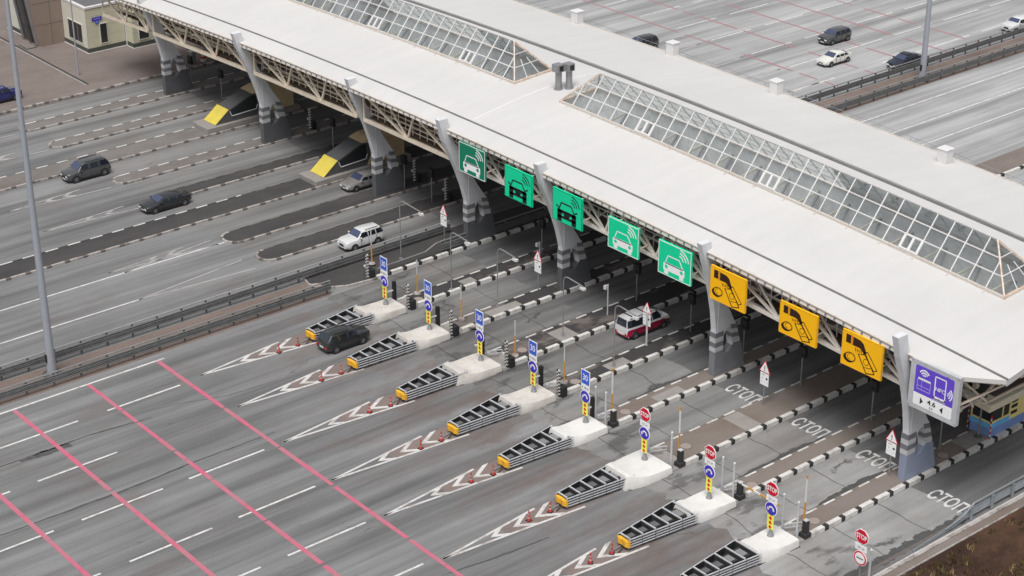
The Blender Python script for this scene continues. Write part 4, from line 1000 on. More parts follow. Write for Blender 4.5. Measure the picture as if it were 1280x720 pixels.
def armpost():
    t = thing('marker_pole', '', 'pole', local=True)
    m = MB(); m.tube((0, 0, 0), (0, 0, 1.6), .055, ORANGE2, n=8); m.tube((0, 0, 1.6), (0, 0, 2.75), .05, LGREY, n=8); m.build('pole', t); m = MB(); m.lathe(0, 0, [(.28, 0), (.22, .12)], K_DULL, 12); m.build('foot', t); return t
AP = Proto(armpost)
for x, y, l in [(75.6, 108.5, 'on the dark median island beside the guard rail'), (75.1, 102.0, 'on the first island from the median rail'), (74.95, 96.5, 'on the second island from the median rail'), (74.3, 89.6, 'on the third island from the median rail'), (74.4, 84.5, 'on the fourth island from the median rail')]:
    AP.put((x-.35, y-.4, IZ), 'slim half orange, half grey pole '+l, group='orange and grey poles')
def thinpost():
    t = thing('steel_post', '', 'post', local=True); m = MB(); m.tube((0, 0, 0), (0, 0, 2.6), .07, LGREY, n=10); m.build('pole', t); m = MB(); m.lathe(0, 0, [(.08, 2.6), (.05, 2.66)], WHITE, 10); m.lathe(0, 0, [(.13, 0), (.13, .03)], GREYM, 10); m.build('cap', t); return t
TPo = Proto(thinpost)
for k in 'DCBA':
    a, b, x0, _ = ISL[k]; w_ = {'D': 'the last 30 sign', 'C': 'the leftmost stop sign', 'B': 'the middle stop sign', 'A': 'the rightmost stop sign on a block'}[k]
    TPo.put((x0-.95, a+.4, .03), 'grey steel post behind %s, nearer the barrier housing' % w_, group='plain steel posts'); TPo.put((x0-.95, b-.25, .03), 'grey steel post behind %s, on the far side' % w_, group='plain steel posts')
TPo.put((71.5, 55.05, 0), 'plain grey steel post beside the low stop sign at the grass edge', group='plain steel posts')
TPo.put((82.1, 84.5, IZ), 'plain grey steel post right of the red and white van', group='plain steel posts')
# pipe frames at the head of islands
def pframe():
    t = thing('pipe_frame', '', 'railing', local=True); m = MB(); m.path([(0, .0, 0), (0, 0, .55), (1.0, -.5, .55), (1.0, -.5, 0)], .04, LGREY); m.build('rail', t); m = MB(); m.tube((.0, 0, .3), (1.0, -.5, .3), .03, LGREY); m.build('lower_rail', t); return t
PF = Proto(pframe)
for k in 'FEDCBA':
    a, b, x0, _ = ISL[k]; PF.put((x0-.9, b-.35, .03), 'small bent grey pipe frame in the pit behind the %s block from the median rail' % NTH[k], group='bent pipe frames')
# bent-arm posts with camera
def bent(h, L, inverted=False):
    t = thing('camera_post', '', 'camera post', local=True)
    m = MB(); P = [(0, 0, 0), (0, 0, h-.45), (0, -.08, h-.2), (0, -.25, h-.05), (0, -.5, h), (0, -L, h-.12)]; m.path(P, .045, GALV, 8); m.build('pole', t)
    m = MB(); m.box(-.1, .12, -L-.15, -L+.3, h-.38, h-.2, WHITE); m.build('camera_head', t); m = MB(); m.lathe(0, 0, [(.16, 0), (.16, .04)], GREYM, 10); m.build('base_plate', t); return t
BP = Proto(lambda: bent(4.75, 2.1))
for x, y, l in [(77.5, 100.95, 'on the first island from the median rail'), (78.35, 96.5, 'on the second island from the median rail'), (78.9, 89.8, 'on the dark third island with a concrete patch'), (78.6, 84.1, 'directly left of the red and white van')]:
    BP.put((x-.35, y-.4, IZ), 'tall bent arm camera post '+l, group='bent arm camera posts')
BP2 = Proto(lambda: bent(4.95, 2.8)); BP2.put((77.75, 107.7, .14), 'tall grey post with long bent arm on the dark median island', group='bent arm camera posts')
def camp():
    t = thing('camera_post', '', 'camera post', local=True); m = MB(); m.tube((0, 0, 0), (0, 0, 2.5), .055, LGREY, n=8); m.build('pole', t); m = MB(); m.box(-.25, .0, .0, .22, 2.1, 2.4, WHITE); m.build('camera_head', t); return t
CP = Proto(camp); CP.put((84.7, 99.2, .01), 'short grey post with white camera near the second island, under the black car sign', group='short camera posts'); CP.put((83.2, 89.8, IZ), 'short grey post with small pale signal beside the rear of the red and white van', group='short camera posts')
# warning signs
def warn():
    t = thing('warning_sign', '', 'warning sign', local=True)
    m = MB(); m.tube((0, 0, 0), (0, 0, 3.2), .045, GALV, n=8); m.build('pole', t)
    m = MB(); f = Face(m, -.06, .0, 0); f.poly([(-.5, -2.45), (.5, -2.45), (0, -3.35)], RED, -.02, .02); f.poly([(-.41, -2.50), (.41, -2.50), (0, -3.25)], SIGNW, .0, .01); f.poly([(-.035, -2.95), (.035, -2.95), (.02, -2.7), (-.02, -2.7)], INK, .012); f.disc(0, -2.63, .035, .035, INK, .012); m.build('triangle', t)
    m = MB(); m.box(-.06, -.03, -.37, .37, 1.75, 2.4, SIGNW); f = Face(m, -.06, .37, 2.4); f.disc(.58, .36, .08, .08, INK); f.line((.14, .12), (.4, .12), .03, INK); f.line((.16, .3), (.22, .45), .04, LGREY); m.build('lower_plate', t)
    m = MB(); m.box(-.06, -.03, -.37, .37, 1.5, 1.72, SIGNW); m.build('strip_plate', t)
    return t
WS = Proto(warn)
for x, y, z, l in [(82.3, 107.95, .14, 'left of the fourth pillar'), (82.4, 96.6, .15, 'left of the fifth pillar'), (82.6, 85.0, .15, 'in front of the red and white van'), (82.5, 73.6, .15, 'alone on the wide brown island'), (81.9, 62.35, .15, 'left of the last pillar')]:
    WS.put((x-.35, y-.35, IZ-.02), 'red triangle warning sign over white plates '+l, group='triangle warning signs')
# signal heads standing on the islands further in
def signal():
    t = thing('traffic_signal', '', 'traffic light', local=True); m = MB(); m.tube((0, 0, 0), (0, 0, 2.9), .05, GREYM, n=8); m.build('pole', t)
    m = MB(); m.box(-.14, .14, -.3, .28, 2.25, 3.0, BLACK); m.build('signal_head', t)
    for z in (2.42, 2.8): m = MB(); m.tube((-.14, 0, z), (-.22, 0, z), .12, K_BLACK, n=10); m.build('visor', t); return t
SG = Proto(signal)
for x, y, l in [(86.5, 62.4, 'under the purple sign'), (86, 67.6, 'under the rightmost yellow sign'), (86, 73.8, 'under the middle yellow sign'), (86, 79.2, 'under the leftmost yellow sign'), (86, 84.4, 'under the rightmost green sign'), (86.5, 90.6, 'under the fourth green sign'), (86.5, 101.4, 'under the black car sign left of the pillar'), (86.19, 153.3, 'just right of the first pillar'), (86.3, 147.9, 'on the island left of the first wedge kiosk')]:
    SG.put((x, y-.35, IZ-.02) if y < 110 else (x, y, .13), 'black traffic signal on a thin pole '+l, group='traffic signals under the canopy')
GA2 = [(88.3, 135.9, 'dimly under the canopy left of the second wedge kiosk'), (88, 119.6, 'in the shade behind the third pillar'), (87.5, 114.6, 'in the shade between third and fourth pillar')]
for x, y, l in GA2: GA.put((x, y, .13), 'black and white striped gauge post '+l, group='striped gauge posts')
for x, y, l in [(87, 130.3, 'under the canopy just right of the second pillar'), (87, 124.3, 'under the canopy behind the second wedge kiosk'), (86.5, 119.0, 'under the canopy behind the third pillar'), (86.5, 115.2, 'under the canopy left of the fourth pillar')]:
    SG.put((x, y, .13), 'black traffic signal in deep shade '+l, group='traffic signals under the canopy')
# ================================================================ GUARD RAILS
def guard_rail(label, x0, x1, y, side, GMt=GALV_D, top=GALV, ends=None, step=2.0, zt_=1.12, z0=0):
    t = thing('guard_rail', label, 'guard rail', ((x0+x1)/2, y, z0)); 
    yy = lambda x: y(x) if callable(y) else y
    y_ = y if not callable(y) else None
    n = int((x1-x0)/step); 
    for k in range(n+1):
        x = x0+k*(x1-x0)/n; m = MB(); Y = y; m.box(x-.06, x+.06, Y-.05+side*.10, Y+.05+side*.10, 0, zt_-.04, GMt); m.build('post', t)
    m = MB()
    for z in (.50, .78):   # w-profile beams
        prof = [(0, -.15), (.05, -.11), (.05, -.06), (0, 0), (.05, .06), (.05, .11), (0, .15)]
        s = -side
        a = [(x0-.3, y+s*d, z+h) for d, h in prof]+[(x0-.3, y+s*(d-.02), z+h) for d, h in prof[::-1]]
        b = [(x1+.3, p[1], p[2]) for p in a]; m.prism(a, b, GALV_D, caps=False)
    m.build('beam', t, smooth=30)
    m = MB(); m.bar((x0-.3, y+side*.06, zt_), (x1+.3, y+side*.06, zt_), .12, .07, top); m.build('top_rail', t)
    return t
guard_rail('long guard rail on the far side of the brown median strip at left', -20, 83.5, 109.25, 1, top=mat('rail_top_steel', (.36, .36, .365), .5, .3))
guard_rail('long guard rail on the near side of the brown median strip at left', -20, 69.8, 106.2, 1, zt_=1.08)
guard_rail('guard rail along the far edge of the upper right median', 120, 232, 111.15, 1); guard_rail('guard rail along the near edge of the upper right median', 120, 232, 107.9, 1)
t = guard_rail('guard rail with sloping end on the kerb of the dark median island', 81.0, 100, 106.45, 1, zt_=1.15)
m = MB(); m.path([(74.6, 106.5, .62), (79.2, 106.5, .7), (80.3, 106.5, 1.12), (81, 106.5, 1.15)], .055, GALV); m.tube((74.6, 106.5, .62), (74.6, 106.5, .1), .05, GALV_D); m.tube((79.2, 106.5, .7), (79.2, 106.5, .1), .05, GALV_D); m.build('sloping_end', t)
BG = mat('rail_bluegrey', (.34, .37, .39), .5, .4, var=.12)
t = thing('guard_rail', 'pale grey guard rail with down bent end beside the grass verge', 'guard rail', (86, 55.85, 0))
for x in [81.6+2.0*k for k in range(12)]: m = MB(); m.box(x-.07, x+.07, 55.66, 55.78, 0, 1.1, BG); m.build('post', t)
m = MB()
for z, mt in ((.5, BG), (.8, BG)):
    prof = [(0, -.15), (.05, -.11), (.05, -.06), (0, 0), (.05, .06), (.05, .11), (0, .15)]
    a = [(81.2, 55.84+d, z+h) for d, h in prof]+[(81.2, 55.82+d, z+h) for d, h in prof[::-1]]; m.prism(a, [(106, p[1], p[2]) for p in a], mt, caps=False)
    e = [(79.9, p[1]-.0, .24+(p[2]-z)*.6+(z-.5)*.3) for p in a]; m.prism(e, a, mt, caps=False); e2 = [(76.4, p[1], .06+(p[2]-z)*.35) for p in a]; m.prism(e2, e, mt, caps=False)
m.build('beam', t, smooth=30)
m = MB(); m.bar((81.9, 55.80, 1.16), (106, 55.80, 1.16), .12, .08, BG); m.bar((81.9, 55.8, 1.16), (80.9, 55.8, .6), .1, .08, BG); m.bar((80.9, 55.8, .6), (79.3, 55.8, .35), .08, .06, BG); m.build('top_rail', t)
# ================================================================ LAMP POSTS
def mast(label, x, y, r0, r1, H, flange=True):
    t = thing('lamp_post', label, 'lamp post', (x, y, 0))
    m = MB(); m.tube((x, y, 0), (x, y, 3), r0, LAMPG, r1=r0*.76, n=12); m.tube((x, y, 3), (x, y, H), r0*.76, LAMPG, r1=r1, n=12, caps=True); m.build('pole', t, smooth=50)
    m = MB(); m.lathe(x, y, [(r0+.32, .0), (r0+.32, .08)], PLINTH, 12)
    for i in range(6): a = i*math.pi/3; m.tube((x+(r0+.2)*math.cos(a), y+(r0+.2)*math.sin(a), 0), (x+(r0+.2)*math.cos(a), y+(r0+.2)*math.sin(a), .16), .03, GREYM, n=6)
    m.build('base_flange', t)
    if r0 > .2:
        m = MB(); m.box(x-r0-.01, x-r0+.06, y-.1, y+.1, 1.0, 1.6, BLACK); m.build('hatch', t)
        m = MB()
        for s in (-1, 1): m.bar((x, y, H-.1), (x+s*1.2, y, H+.3), .1, .1, LAMPG)
        m.build('arm', t); 
        for s in (-1, 1): m = MB(); m.box(x+s*1.2-.5, x+s*1.2+.5, y-.2, y+.2, H+.25, H+.42, LGREY); m.build('lamp_head', t)
    else:
        m = MB(); m.bar((x, y, H), (x-1.3, y, H+.25), .07, .07, LAMPG); m.build('arm', t); m = MB(); m.box(x-1.9, x-1.2, y-.12, y+.12, H+.2, H+.32, LGREY); m.build('lamp_head', t)
mast('tall thick lamp mast at left standing in the median between guard rails', 48.06, 108.0, .36, .11, 31)
mast('tall lamp mast at upper right standing between the two guard rails', 142.4, 109.0, .36, .11, 30)
mast('thin lamp pole on the yard in front of the cream building', 79.2, 163.3, .10, .06, 10.5)
mast('thin pole standing on the yard edge partly behind the first pillar', 91.5, 159.6, .08, .05, 6)
# ================================================================ WEDGE ENTRANCES
def wedge():
    t = thing('wedge_kiosk', '', 'kiosk', local=True); SH = mat('kiosk_charcoal', (.095, .095, .10), .5); BE = mat('kiosk_beige', (.62, .47, .28), .6)
    w = .95
    m = MB(); m.xy([(-1.1, -1.35), (9, -1.35), (9, 1.35), (-1.1, 1.35)], 0, .45, PLAT); m.build('platform', t, bevel=.03)
    m = MB(); m.xz([(0, .45), (1.45, 1.6), (4.0, 2.6), (4.9, 2.85), (4.9, .45)], -w, w, SH); m.build('shell', t)
    m = MB(); q = Vector((1.45, 0, 1.15)).normalized(); n = Vector((-q.z, 0, q.x))*.05
    A = [(-.06, -w-.04, .46), (1.45, -w-.04, 1.62), (1.45, w+.04, 1.62), (-.06, w+.04, .46)]
    m.prism([(a+n.x, b, c+n.z) for a, b, c in A], A, YELW); m.build('nose_panel', t)
    m = MB()
    for P in ([(4.0, 2.63), (4.95, 2.9), (8.5, 3.05), (8.5, 2.45), (4.95, 2.45)], [(4.75, 2.46), (5.25, 2.46), (5.25, .5), (4.55, .5), (5.0, 1.4)], [(5.25, .5), (5.25, 2.44), (8.5, 2.44), (8.5, .5)]): m.xz(P, -w-.06, w+.06, BE)
    m.build('rear_body', t)
    for s in (-1, 1):
        m = MB(); P = [(1.75, 1.05), (1.65, 1.55), (3.9, 2.42), (4.4, 2.42), (4.5, 1.5), (4.3, 1.15)]
        y = s*(w+.015); m.prism([(x, y, z) for x, z in P], [(x, y+s*.02, z) for x, z in P], GLASS_D); m.build('window', t)
        m = MB(); m.path([(1.55, y+s*.03, 1.45), (1.75, y+s*.03, .98), (4.4, y+s*.03, 1.08), (4.55, y+s*.03, 1.5)], .04, WHITE); m.build('window_trim', t)
    return t
WK = Proto(wedge)
WK.put((81.55, 142.2, .13), 'dark wedge shaped kiosk with yellow nose between first and second pillar', group='wedge kiosks'); WK.put((82.0, 125.4, .13), 'dark wedge shaped kiosk with yellow nose between second and third pillar', group='wedge kiosks')
# ================================================================ TOLL BOOTH (right end)
t = thing('toll_booth', 'yellow toll booth with blue base and beige flat roof under the canopy end', 'toll booth', (93, 61.6, .16))
BB = mat('booth_blue', (.20, .30, .58), .55); BL = mat('booth_light_blue', (.16, .50, .85), .5); BY = mat('booth_yellow', (.85, .72, .28), .55); BC = mat('booth_roof_beige', (.80, .73, .56), .6, var=.08)
m = MB(); m.box(90.1, 99, 60.9, 62.5, .16, .95, BB); m.box(90.05, 92.0, 60.86, 62.54, .95, 1.3, BL); m.build('base', t)
m = MB(); m.box(92.0, 99, 60.9, 62.5, .95, 2.6, BY); m.box(90.1, 92.0, 60.9, 62.5, 1.3, 1.42, BY)
for x, y in ((90.1, 60.9), (90.1, 62.42), (91.25, 60.9)): m.box(x, x+.09, y, y+.09, 1.4, 2.6, BY if y > 60.95 or x > 91 else K_BLACK)
m.build('wall', t)
m = MB(); m.box(90.14, 90.17, 60.98, 62.4, 1.42, 2.55, GLASS_D); m.build('window', t); m = MB(); m.box(90.2, 91.25, 60.94, 60.97, 1.42, 2.55, GLASS_D); m.box(91.34, 91.95, 60.94, 60.97, 1.42, 2.55, GLASS_D); m.build('window', t)
m = MB()
for z in (1.3, 1.75, 2.15): m.box(92.15, 92.75, 60.86, 60.9, z, z+.22, K_BLACK)
m.build('louvre', t)
m = MB(); m.xy([(89.2, 60.5), (98, 60.5), (98, 63.0), (89.5, 63.0)], 2.6, 2.85, BC)
for a in ((89.3, 98, 60.5, 60.95), (89.3, 98, 62.75, 63.0), (89.3, 90.5, 60.95, 62.75)): m.box(*a, 2.85, 3.1, BC)
m.build('roof', t, bevel=.04)
m = MB(); m.box(90.52, 94.5, 60.97, 62.73, 2.853, 2.87, mat('roof_brown', (.15, .12, .11), .8)); m.build('roof_deck', t)
m = MB(); m.box(94.5, 99, 60.7, 62.8, 2.853, 4.0, BC); m.box(94.46, 94.5, 60.75, 62.75, 2.88, 3.75, ORANGE2); m.build('rear_block', t, bevel=.03)
t = thing('booth_platform', 'pale concrete step with dark bollard foot in front of the yellow toll booth', 'platform', (88.9, 61.7, .16)); m = MB(); m.box(87.9, 90.08, 60.95, 62.2, .26, .34, PLAT); m.build('slab', t); 
t = thing('booth_pole', 'thin dark grey pole with short top arm before the yellow booth window', 'pole', (89.6, 61.4, .26)); m = MB(); m.tube((89.6, 61.4, .26), (89.6, 61.4, 2.7), .07, GREYM); m.bar((89.6, 62.1, 2.7), (89.6, 60.6, 2.7), .06, .06, GREYM); m.build('pole', t); m = MB(); m.lathe(89.6, 61.4, [(.3, .26), (.15, .5)], PLINTH, 10); m.build('foot', t)
def rwpost():
    t = thing('striped_barrier_post', '', 'post', local=True); m = MB()
    for i in range(10): m.tube((0, 0, i*.19), (0, 0, i*.19+.19), .05, (WHITE, RED if i % 4 else K_BLACK)[i % 2], n=8)
    m.build('pole', t); return t
RW = Proto(rwpost); RW.put((90.6, 63.0, .0), 'red and white striped post left of the booth pole', group='red and white posts'); RW.put((89.9, 60.75, .16), 'red and white striped post in front of the blue booth base', group='red and white posts')
# ================================================================ BUILDING (top left)
t = thing('service_building', 'cream and brown cladded service building with dark plinth on the far left yard', 'building', (88, 172, .1))
def wallbox(x0, x1, y0, y1, z1, mt, name='wall'):
    m = MB(); m.box(x0, x1, y0, y1, .62, z1, mt); 
    for k in range(1, int((z1)/1.1)): m.box(x0-.006, x1+.006, y0-.006, y1+.006, .62+k*1.1, .62+k*1.1+.02, mat('panel_joint', (.36, .35, .30), .8) if mt is not BROWNC else PLINTH)
    m.build(name, t)
    m = MB(); m.box(x0-.03, x1+.03, y0-.03, y1+.03, .1, .62, PLINTH); m.box(x0-.08, x1+.08, y0-.08, y1+.08, .10, .17, WHITE); m.build('plinth', t)
wallbox(83.2, 87.5, 168.6, 173.8, 4.75, PALEY); wallbox(87.6, 110, 167.15, 186, 4.75, PALEY); wallbox(80.75, 84.5, 177.7, 182, 5.0, CREAM)
m = MB(); m.box(83.17, 83.199, 168.58, 173.7, .63, 4.75, CREAM); m.build('wall', t)
m = MB(); m.xz([(80.42, .1), (83.25, .1), (83.25, 9.5), (80.42-1.2, 9.5)], 173.75, 177.6, BROWNC)
m.build('wall', t)
m = MB()
for z in (2.4, 4.7, 7.0): m.box(79.9, 83.2, 173.735, 173.748, z, z+.025, PLINTH)
m.box(81.8, 81.825, 173.735, 173.748, .2, 9.5, PLINTH); m.build('panel_joint', t)
m = MB(); A = [(80.36, 174.5, .3), (80.36, 177.2, .3), (79.2, 177.2, 8.8), (79.2, 174.5, 8.8)]; m.prism(A, [(x-.04, y, z) for x, y, z in A], GLASS_D); m.build('window', t)
m = MB(); m.bar((80.3, 174.3, .2), (79.1, 174.3, 9), .14, .3, GREYM); m.bar((80.3, 177.3, .2), (79.1, 177.3, 9), .14, .3, GREYM); m.bar((80.2, 175.6, .2), (79.0, 175.6, 9), .08, .12, PLINTH); m.build('window_frame', t)
for x0, x1, y0, y1 in ((83.2, 87.5, 168.6, 173.8),):
    m = MB()
    m.box(x0-.08, x1, y0-.08, y0+.22, 4.75, 5.0, WHITE); m.box(x0-.08, x0+.22, y0+.22, y1, 4.75, 5.0, WHITE); m.build('parapet', t, bevel=.04)
    m = MB(); m.box(x0+.25, x1+.09, y0+.25, y1, 4.75, 4.82, SLATE); m.build('roof', t)
m = MB(); m.box(87.6, 110, 167.07, 167.4, 4.75, 5.0, WHITE); m.build('parapet', t, bevel=.04); m = MB(); m.box(87.6, 110, 167.42, 186, 4.75, 4.82, SLATE); m.build('roof', t)
def win(x0, x1, y0, y1, z0, z1, name='window'):
    m = MB(); m.box(x0, x1, y0, y1, z0, z1, GLASS_D); o = m.build(name, t)
    m = MB()
    if x1-x0 > y1-y0:
        for q in ((x0-.07, x0, z0-.07, z1+.07), (x1, x1+.07, z0-.07, z1+.07), (x0, x1, z0-.07, z0), (x0, x1, z1, z1+.07)): m.box(q[0], q[1], y0-.03, y1, q[2], q[3], CREAM)
    else:
        for q in ((y0-.07, y0, z0-.07, z1+.07), (y1, y1+.07, z0-.07, z1+.07), (y0, y1, z0-.07, z0), (y0, y1, z1, z1+.07)): m.box(x0-.03, x1, q[0], q[1], q[2], q[3], CREAM)
        for k in (1, 2): yy = y0+(y1-y0)*k/3; m.box(x0-.02, x0-.001, yy-.03, yy+.03, z0, z1, GREYM)
    m.build('frame', o)
win(83.12, 83.168, 169.5, 172.45, 1.0, 2.95); win(84.7, 85.45, 168.56, 168.6, .95, 2.95); win(88.3, 89.4, 167.1, 167.15, .95, 2.95); win(91.5, 92.6, 167.1, 167.15, .95, 2.95); win(80.70, 80.748, 178.0, 179.1, 1.2, 3.4)
m = MB(); m.tube((87.55, 168.5, .2), (87.55, 168.5, 5.2), .06, WHITE); m.path([(87.9, 167.0, 5.6), (87.9, 166.8, 4.2), (87.6, 167.4, 3.6)], .07, CREAM); m.build('drainpipe', t)
t = thing('blue_name_sign', 'small T shaped blue sign on the cream building corner wall', 'sign', (84.4, 168.5, 3.2)); m = MB(); m.box(83.85, 84.95, 168.52, 168.55, 3.42, 3.78, BLUE_D); m.box(84.2, 84.6, 168.52, 168.55, 3.08, 3.42, BLUE); m.build('panel', t)
m = MB()
for i in range(5): m.box(84.02+i*.16, 84.12+i*.16, 168.51, 168.519, 3.56, 3.64, LGREY)
m.box(84.35, 84.45, 168.51, 168.519, 3.2, 3.32, LGREY); m.build('lettering', t)
t = thing('entrance_mat', 'low square grate step on the yard by the brown wall', 'grate', (80, 174, .1)); m = MB(); m.box(78.9, 80.1, 173.9, 175.8, .10, .16, PLINTH); m.box(79.0, 80.0, 174.0, 175.7, .16, .18, YARD); m.build('slab', t)
# yard edge clutter seen under the canopy
t = thing('grey_cabinet', 'grey utility cabinet on the yard edge between first and second pillar', 'cabinet', (89.9, 159.3, .1)); m = MB(); m.box(89.6, 90.1, 159.0, 159.5, .1, 1.3, GREYM); m.build('cabinet_body', t, bevel=.03); m = MB(); m.box(89.55, 90.15, 158.95, 159.55, 1.3, 1.38, WHITE); m.build('lid', t)
def drum(): 
    t = thing('traffic_drum', '', 'traffic drum', local=True); m = MB(); m.lathe(0, 0, [(.3, 0), (.28, .3)], WHITE, 14); m.lathe(0, 0, [(.28, .3), (.26, .55)], ORANGE, 14); m.build('drum_body', t, smooth=40); m = MB(); m.lathe(0, 0, [(.2, .55), (.05, .72)], WHITE, 12); m.build('cap', t); return t
DR = Proto(drum); DR.put((91.0, 159.1, .1), 'orange and white drum beside the grey cabinet on the yard edge', group='traffic drums'); DR.put((92.6, 159.0, .1), 'orange and white drum further right of the grey cabinet', group='traffic drums')
t = thing('road_barrier', 'red and white striped plank barrier on the kerb beside the drums', 'barrier', (93.5, 157.6, 0)); m = MB()
for i in range(8): m.box(92.0+i*.4, 92.4+i*.4, 156.3, 156.36, .65, .9, (RED, WHITE)[i % 2])
m.build('plank', t); m = MB()
for x in (92.2, 95.0): m.bar((x, 156.1, 0), (x, 156.33, .9), .05, .05, GREYM); m.bar((x, 156.6, 0), (x, 156.36, .9), .05, .05, GREYM)
m.build('leg', t)
# ================================================================ GRASS
random.seed(3); m = MB()
TAN = mat('dry_stalks', (.30, .21, .10), .9, var=.35, scale=3); OLV = mat('olive_weeds', (.085, .075, .022), .9, var=.4, scale=3)
def blade(x, y, h, mt, spread):
    a = random.random()*6.28; w = random.uniform(.012, .03)+h*.03; lx, ly = random.gauss(0, spread), random.gauss(0, spread); dx, dy = math.cos(a)*w, math.sin(a)*w
    m.poly([(x-dx, y-dy, .05), (x+dx, y+dy, .05), (x+lx+dx*.2, y+ly+dy*.2, .05+h)], mt)
for i in range(9000):
    x = 68+random.random()*36; y = 54.4-random.random()*15; blade(x, y, random.uniform(.05, .16), GRASSM, .06)
for i in range(3200):
    x = 68+random.random()*34; y = 54.2-random.random()*14
    if math.sin(x*.7+y*.45)+math.sin(y*1.3-x*.4)+random.uniform(-1.3, 1.3) < .3: continue
    mt = random.choice((TAN, OLV, GRASSM, GRASSM)); r_ = random.uniform(.08, .3)
    for k in range(12): a = random.random()*6.28; q = r_*random.random(); blade(x+q*math.cos(a), y+q*math.sin(a), random.uniform(.12, .38), mt, .12)
o = m.build('grass'); struct(o, 'stuff'); o['label'] = 'dry brown weeds and grass on the verge at lower right'
# ================================================================ VEHICLES (local: front towards +X)
def vehicle(label, cat, loc, face, L, Wd, st, pc, beltz, roof=None, two=None, name='car', wheel=.33, axles=None, group=None, rack=False, rails=False, glassf=None, lowz=.24, side_cut=None):
    """st: stations (x, top z, cabin?) front to rear; cabin stations carry the glasshouse"""
    t = thing(name, label, cat, local=True, group=group)
    w = Wd/2; n = len(st); rows = []
    xs = [s[0] for s in st]
    def pw(x):   # plan taper
        q = abs(x)/(L/2); return w*(1-.16*max(0, q-.72)/.28*max(0, q-.72)/.28*1.0-.03*max(0, q-.3))
    body2 = two or pc
    for x, z, cab in st:
        ww = pw(x); b = min(beltz, z-.05) if not cab else beltz
        zb_ = lowz+(.1 if abs(x) > L*.47 else 0)
        h5 = (ww*.93, z-.05) if not cab else (ww*.74, z-.07)
        if not cab: b = z-.11
        rows.append([(x, 0, zb_), (x, ww*.86, zb_), (x, ww*.98, zb_+.14), (x, ww, (zb_+b)*.52 if not two else b-.16), (x, ww*.97, b), (x, h5[0], h5[1]), (x, h5[0]*.80, z-.005), (x, 0, z+.02)])
    m = MB()
    for a, b in zip(rows, rows[1:]):
        for i in range(7):
            mt = body2 if i < 3 else pc
            for s in (1, -1): m.poly([(p[0], s*p[1], p[2]) for p in (a[i], a[i+1], b[i+1], b[i])], mt)
    for r_ in (rows[0], rows[-1]):
        m.poly([(x, y, z) for x, y, z in r_[:4]]+[(x, -y, z) for x, y, z in r_[3:0:-1]], body2); m.poly([(x, y, z) for x, y, z in r_[3:]]+[(x, -y, z) for x, y, z in r_[:2:-1] if y], pc)
    bo = m.build('body', t, smooth=34, bevel=.06)
    cs = [s for s in st if s[2]]; ci = [i for i, s in enumerate(st) if s[2]]
    fr, re_ = rows[ci[0]], rows[ci[-1]]; cowl, deck = rows[ci[0]-1], rows[ci[-1]+1]
    def pane(a, b, name, lab=None, k0=.08, k1=.92, sh=.85):
        A1 = Vector((a[5][0], a[5][1]*sh, a[7][2]-.01)); B1 = Vector((b[5][0], b[5][1]*sh, b[7][2]-.03))
        p0 = A1.lerp(B1, k0); p1 = A1.lerp(B1, k1)
        nrm = Vector(((A1-B1).z, 0, -(A1-B1).x)).normalized()
        if nrm.z < 0: nrm = -nrm
        o = nrm*.03
        m = MB(); P = [(p0.x, p0.y, p0.z), (p1.x, p1.y, p1.z), (p1.x, -p1.y, p1.z), (p0.x, -p0.y, p0.z)]
        m.prism([(x+o.x, y, z+o.z) for x, y, z in P], [(x-o.x*.8, y, z-o.z*.8) for x, y, z in P], CGLASS_B if name == 'windscreen' else CGLASS); return m.build(name, t)
    pane(cowl, fr, 'windscreen'); pane(deck, re_, 'rear_window')
    xr0, xr1 = fr[0][0], re_[0][0]; zt0 = min(fr[7][2], re_[7][2]); xc0, xc1 = cowl[0][0], deck[0][0]
    def wr_(x):
        for q, q2 in zip(rows, rows[1:]):
            if q2[0][0] <= x <= q[0][0]: f_ = (q[0][0]-x)/(q[0][0]-q2[0][0]); return (q[3][1]*(1-f_)+q2[3][1]*f_)
        return pw(x)
    def side(x, z, s):
        ww = wr_(x); t_ = (z-beltz)/(max(.05, zt0-.07-beltz)); return (x, s*(ww*.97+(ww*.74-ww*.97)*t_+.038), z)
    zlo, zhi = beltz+.05, zt0-.14
    fx0 = xr0+(xc0-xr0)*(1-(zlo-beltz+.08)/(zt0-beltz))*.92; bx0 = xr1+(xc1-xr1)*.80; fh = xr0+(xc0-xr0)*.16; bh = xr1+(xc1-xr1)*.14
    cuts = side_cut or [.36, .68]
    mids = [fx0+(bx0-fx0)*c for c in cuts]
    segs = []; e = [fx0]+mids+[bx0]; eh = [fh]+mids+[bh]
    for s in (1, -1):
        for i in range(len(e)-1):
            g = .05; a0 = e[i]-(g if i else 0); a1 = e[i+1]+(g if i < len(e)-2 else 0); b0 = eh[i]-(g if i else 0); b1 = eh[i+1]+(g if i < len(e)-2 else 0)
            b0 = min(b0, a0) if i == 0 else b0; b1 = max(b1, a1) if i == len(e)-2 else b1
            m = MB(); ns = 6
            for j in range(ns):
                u0, u1 = j/ns, (j+1)/ns; L_ = lambda u, p_, q_: p_+(q_-p_)*u
                P = [side(L_(u0, a0, a1), zlo, s), side(L_(u1, a0, a1), zlo, s), side(L_(u1, b0, b1), zhi, s), side(L_(u0, b0, b1), zhi, s)]
                m.prism(P, [(x, y-s*.06, z) for x, y, z in P], CGLASS); m.build('side_window', t)
    ax = axles or (L/2-.85, -L/2+.85)
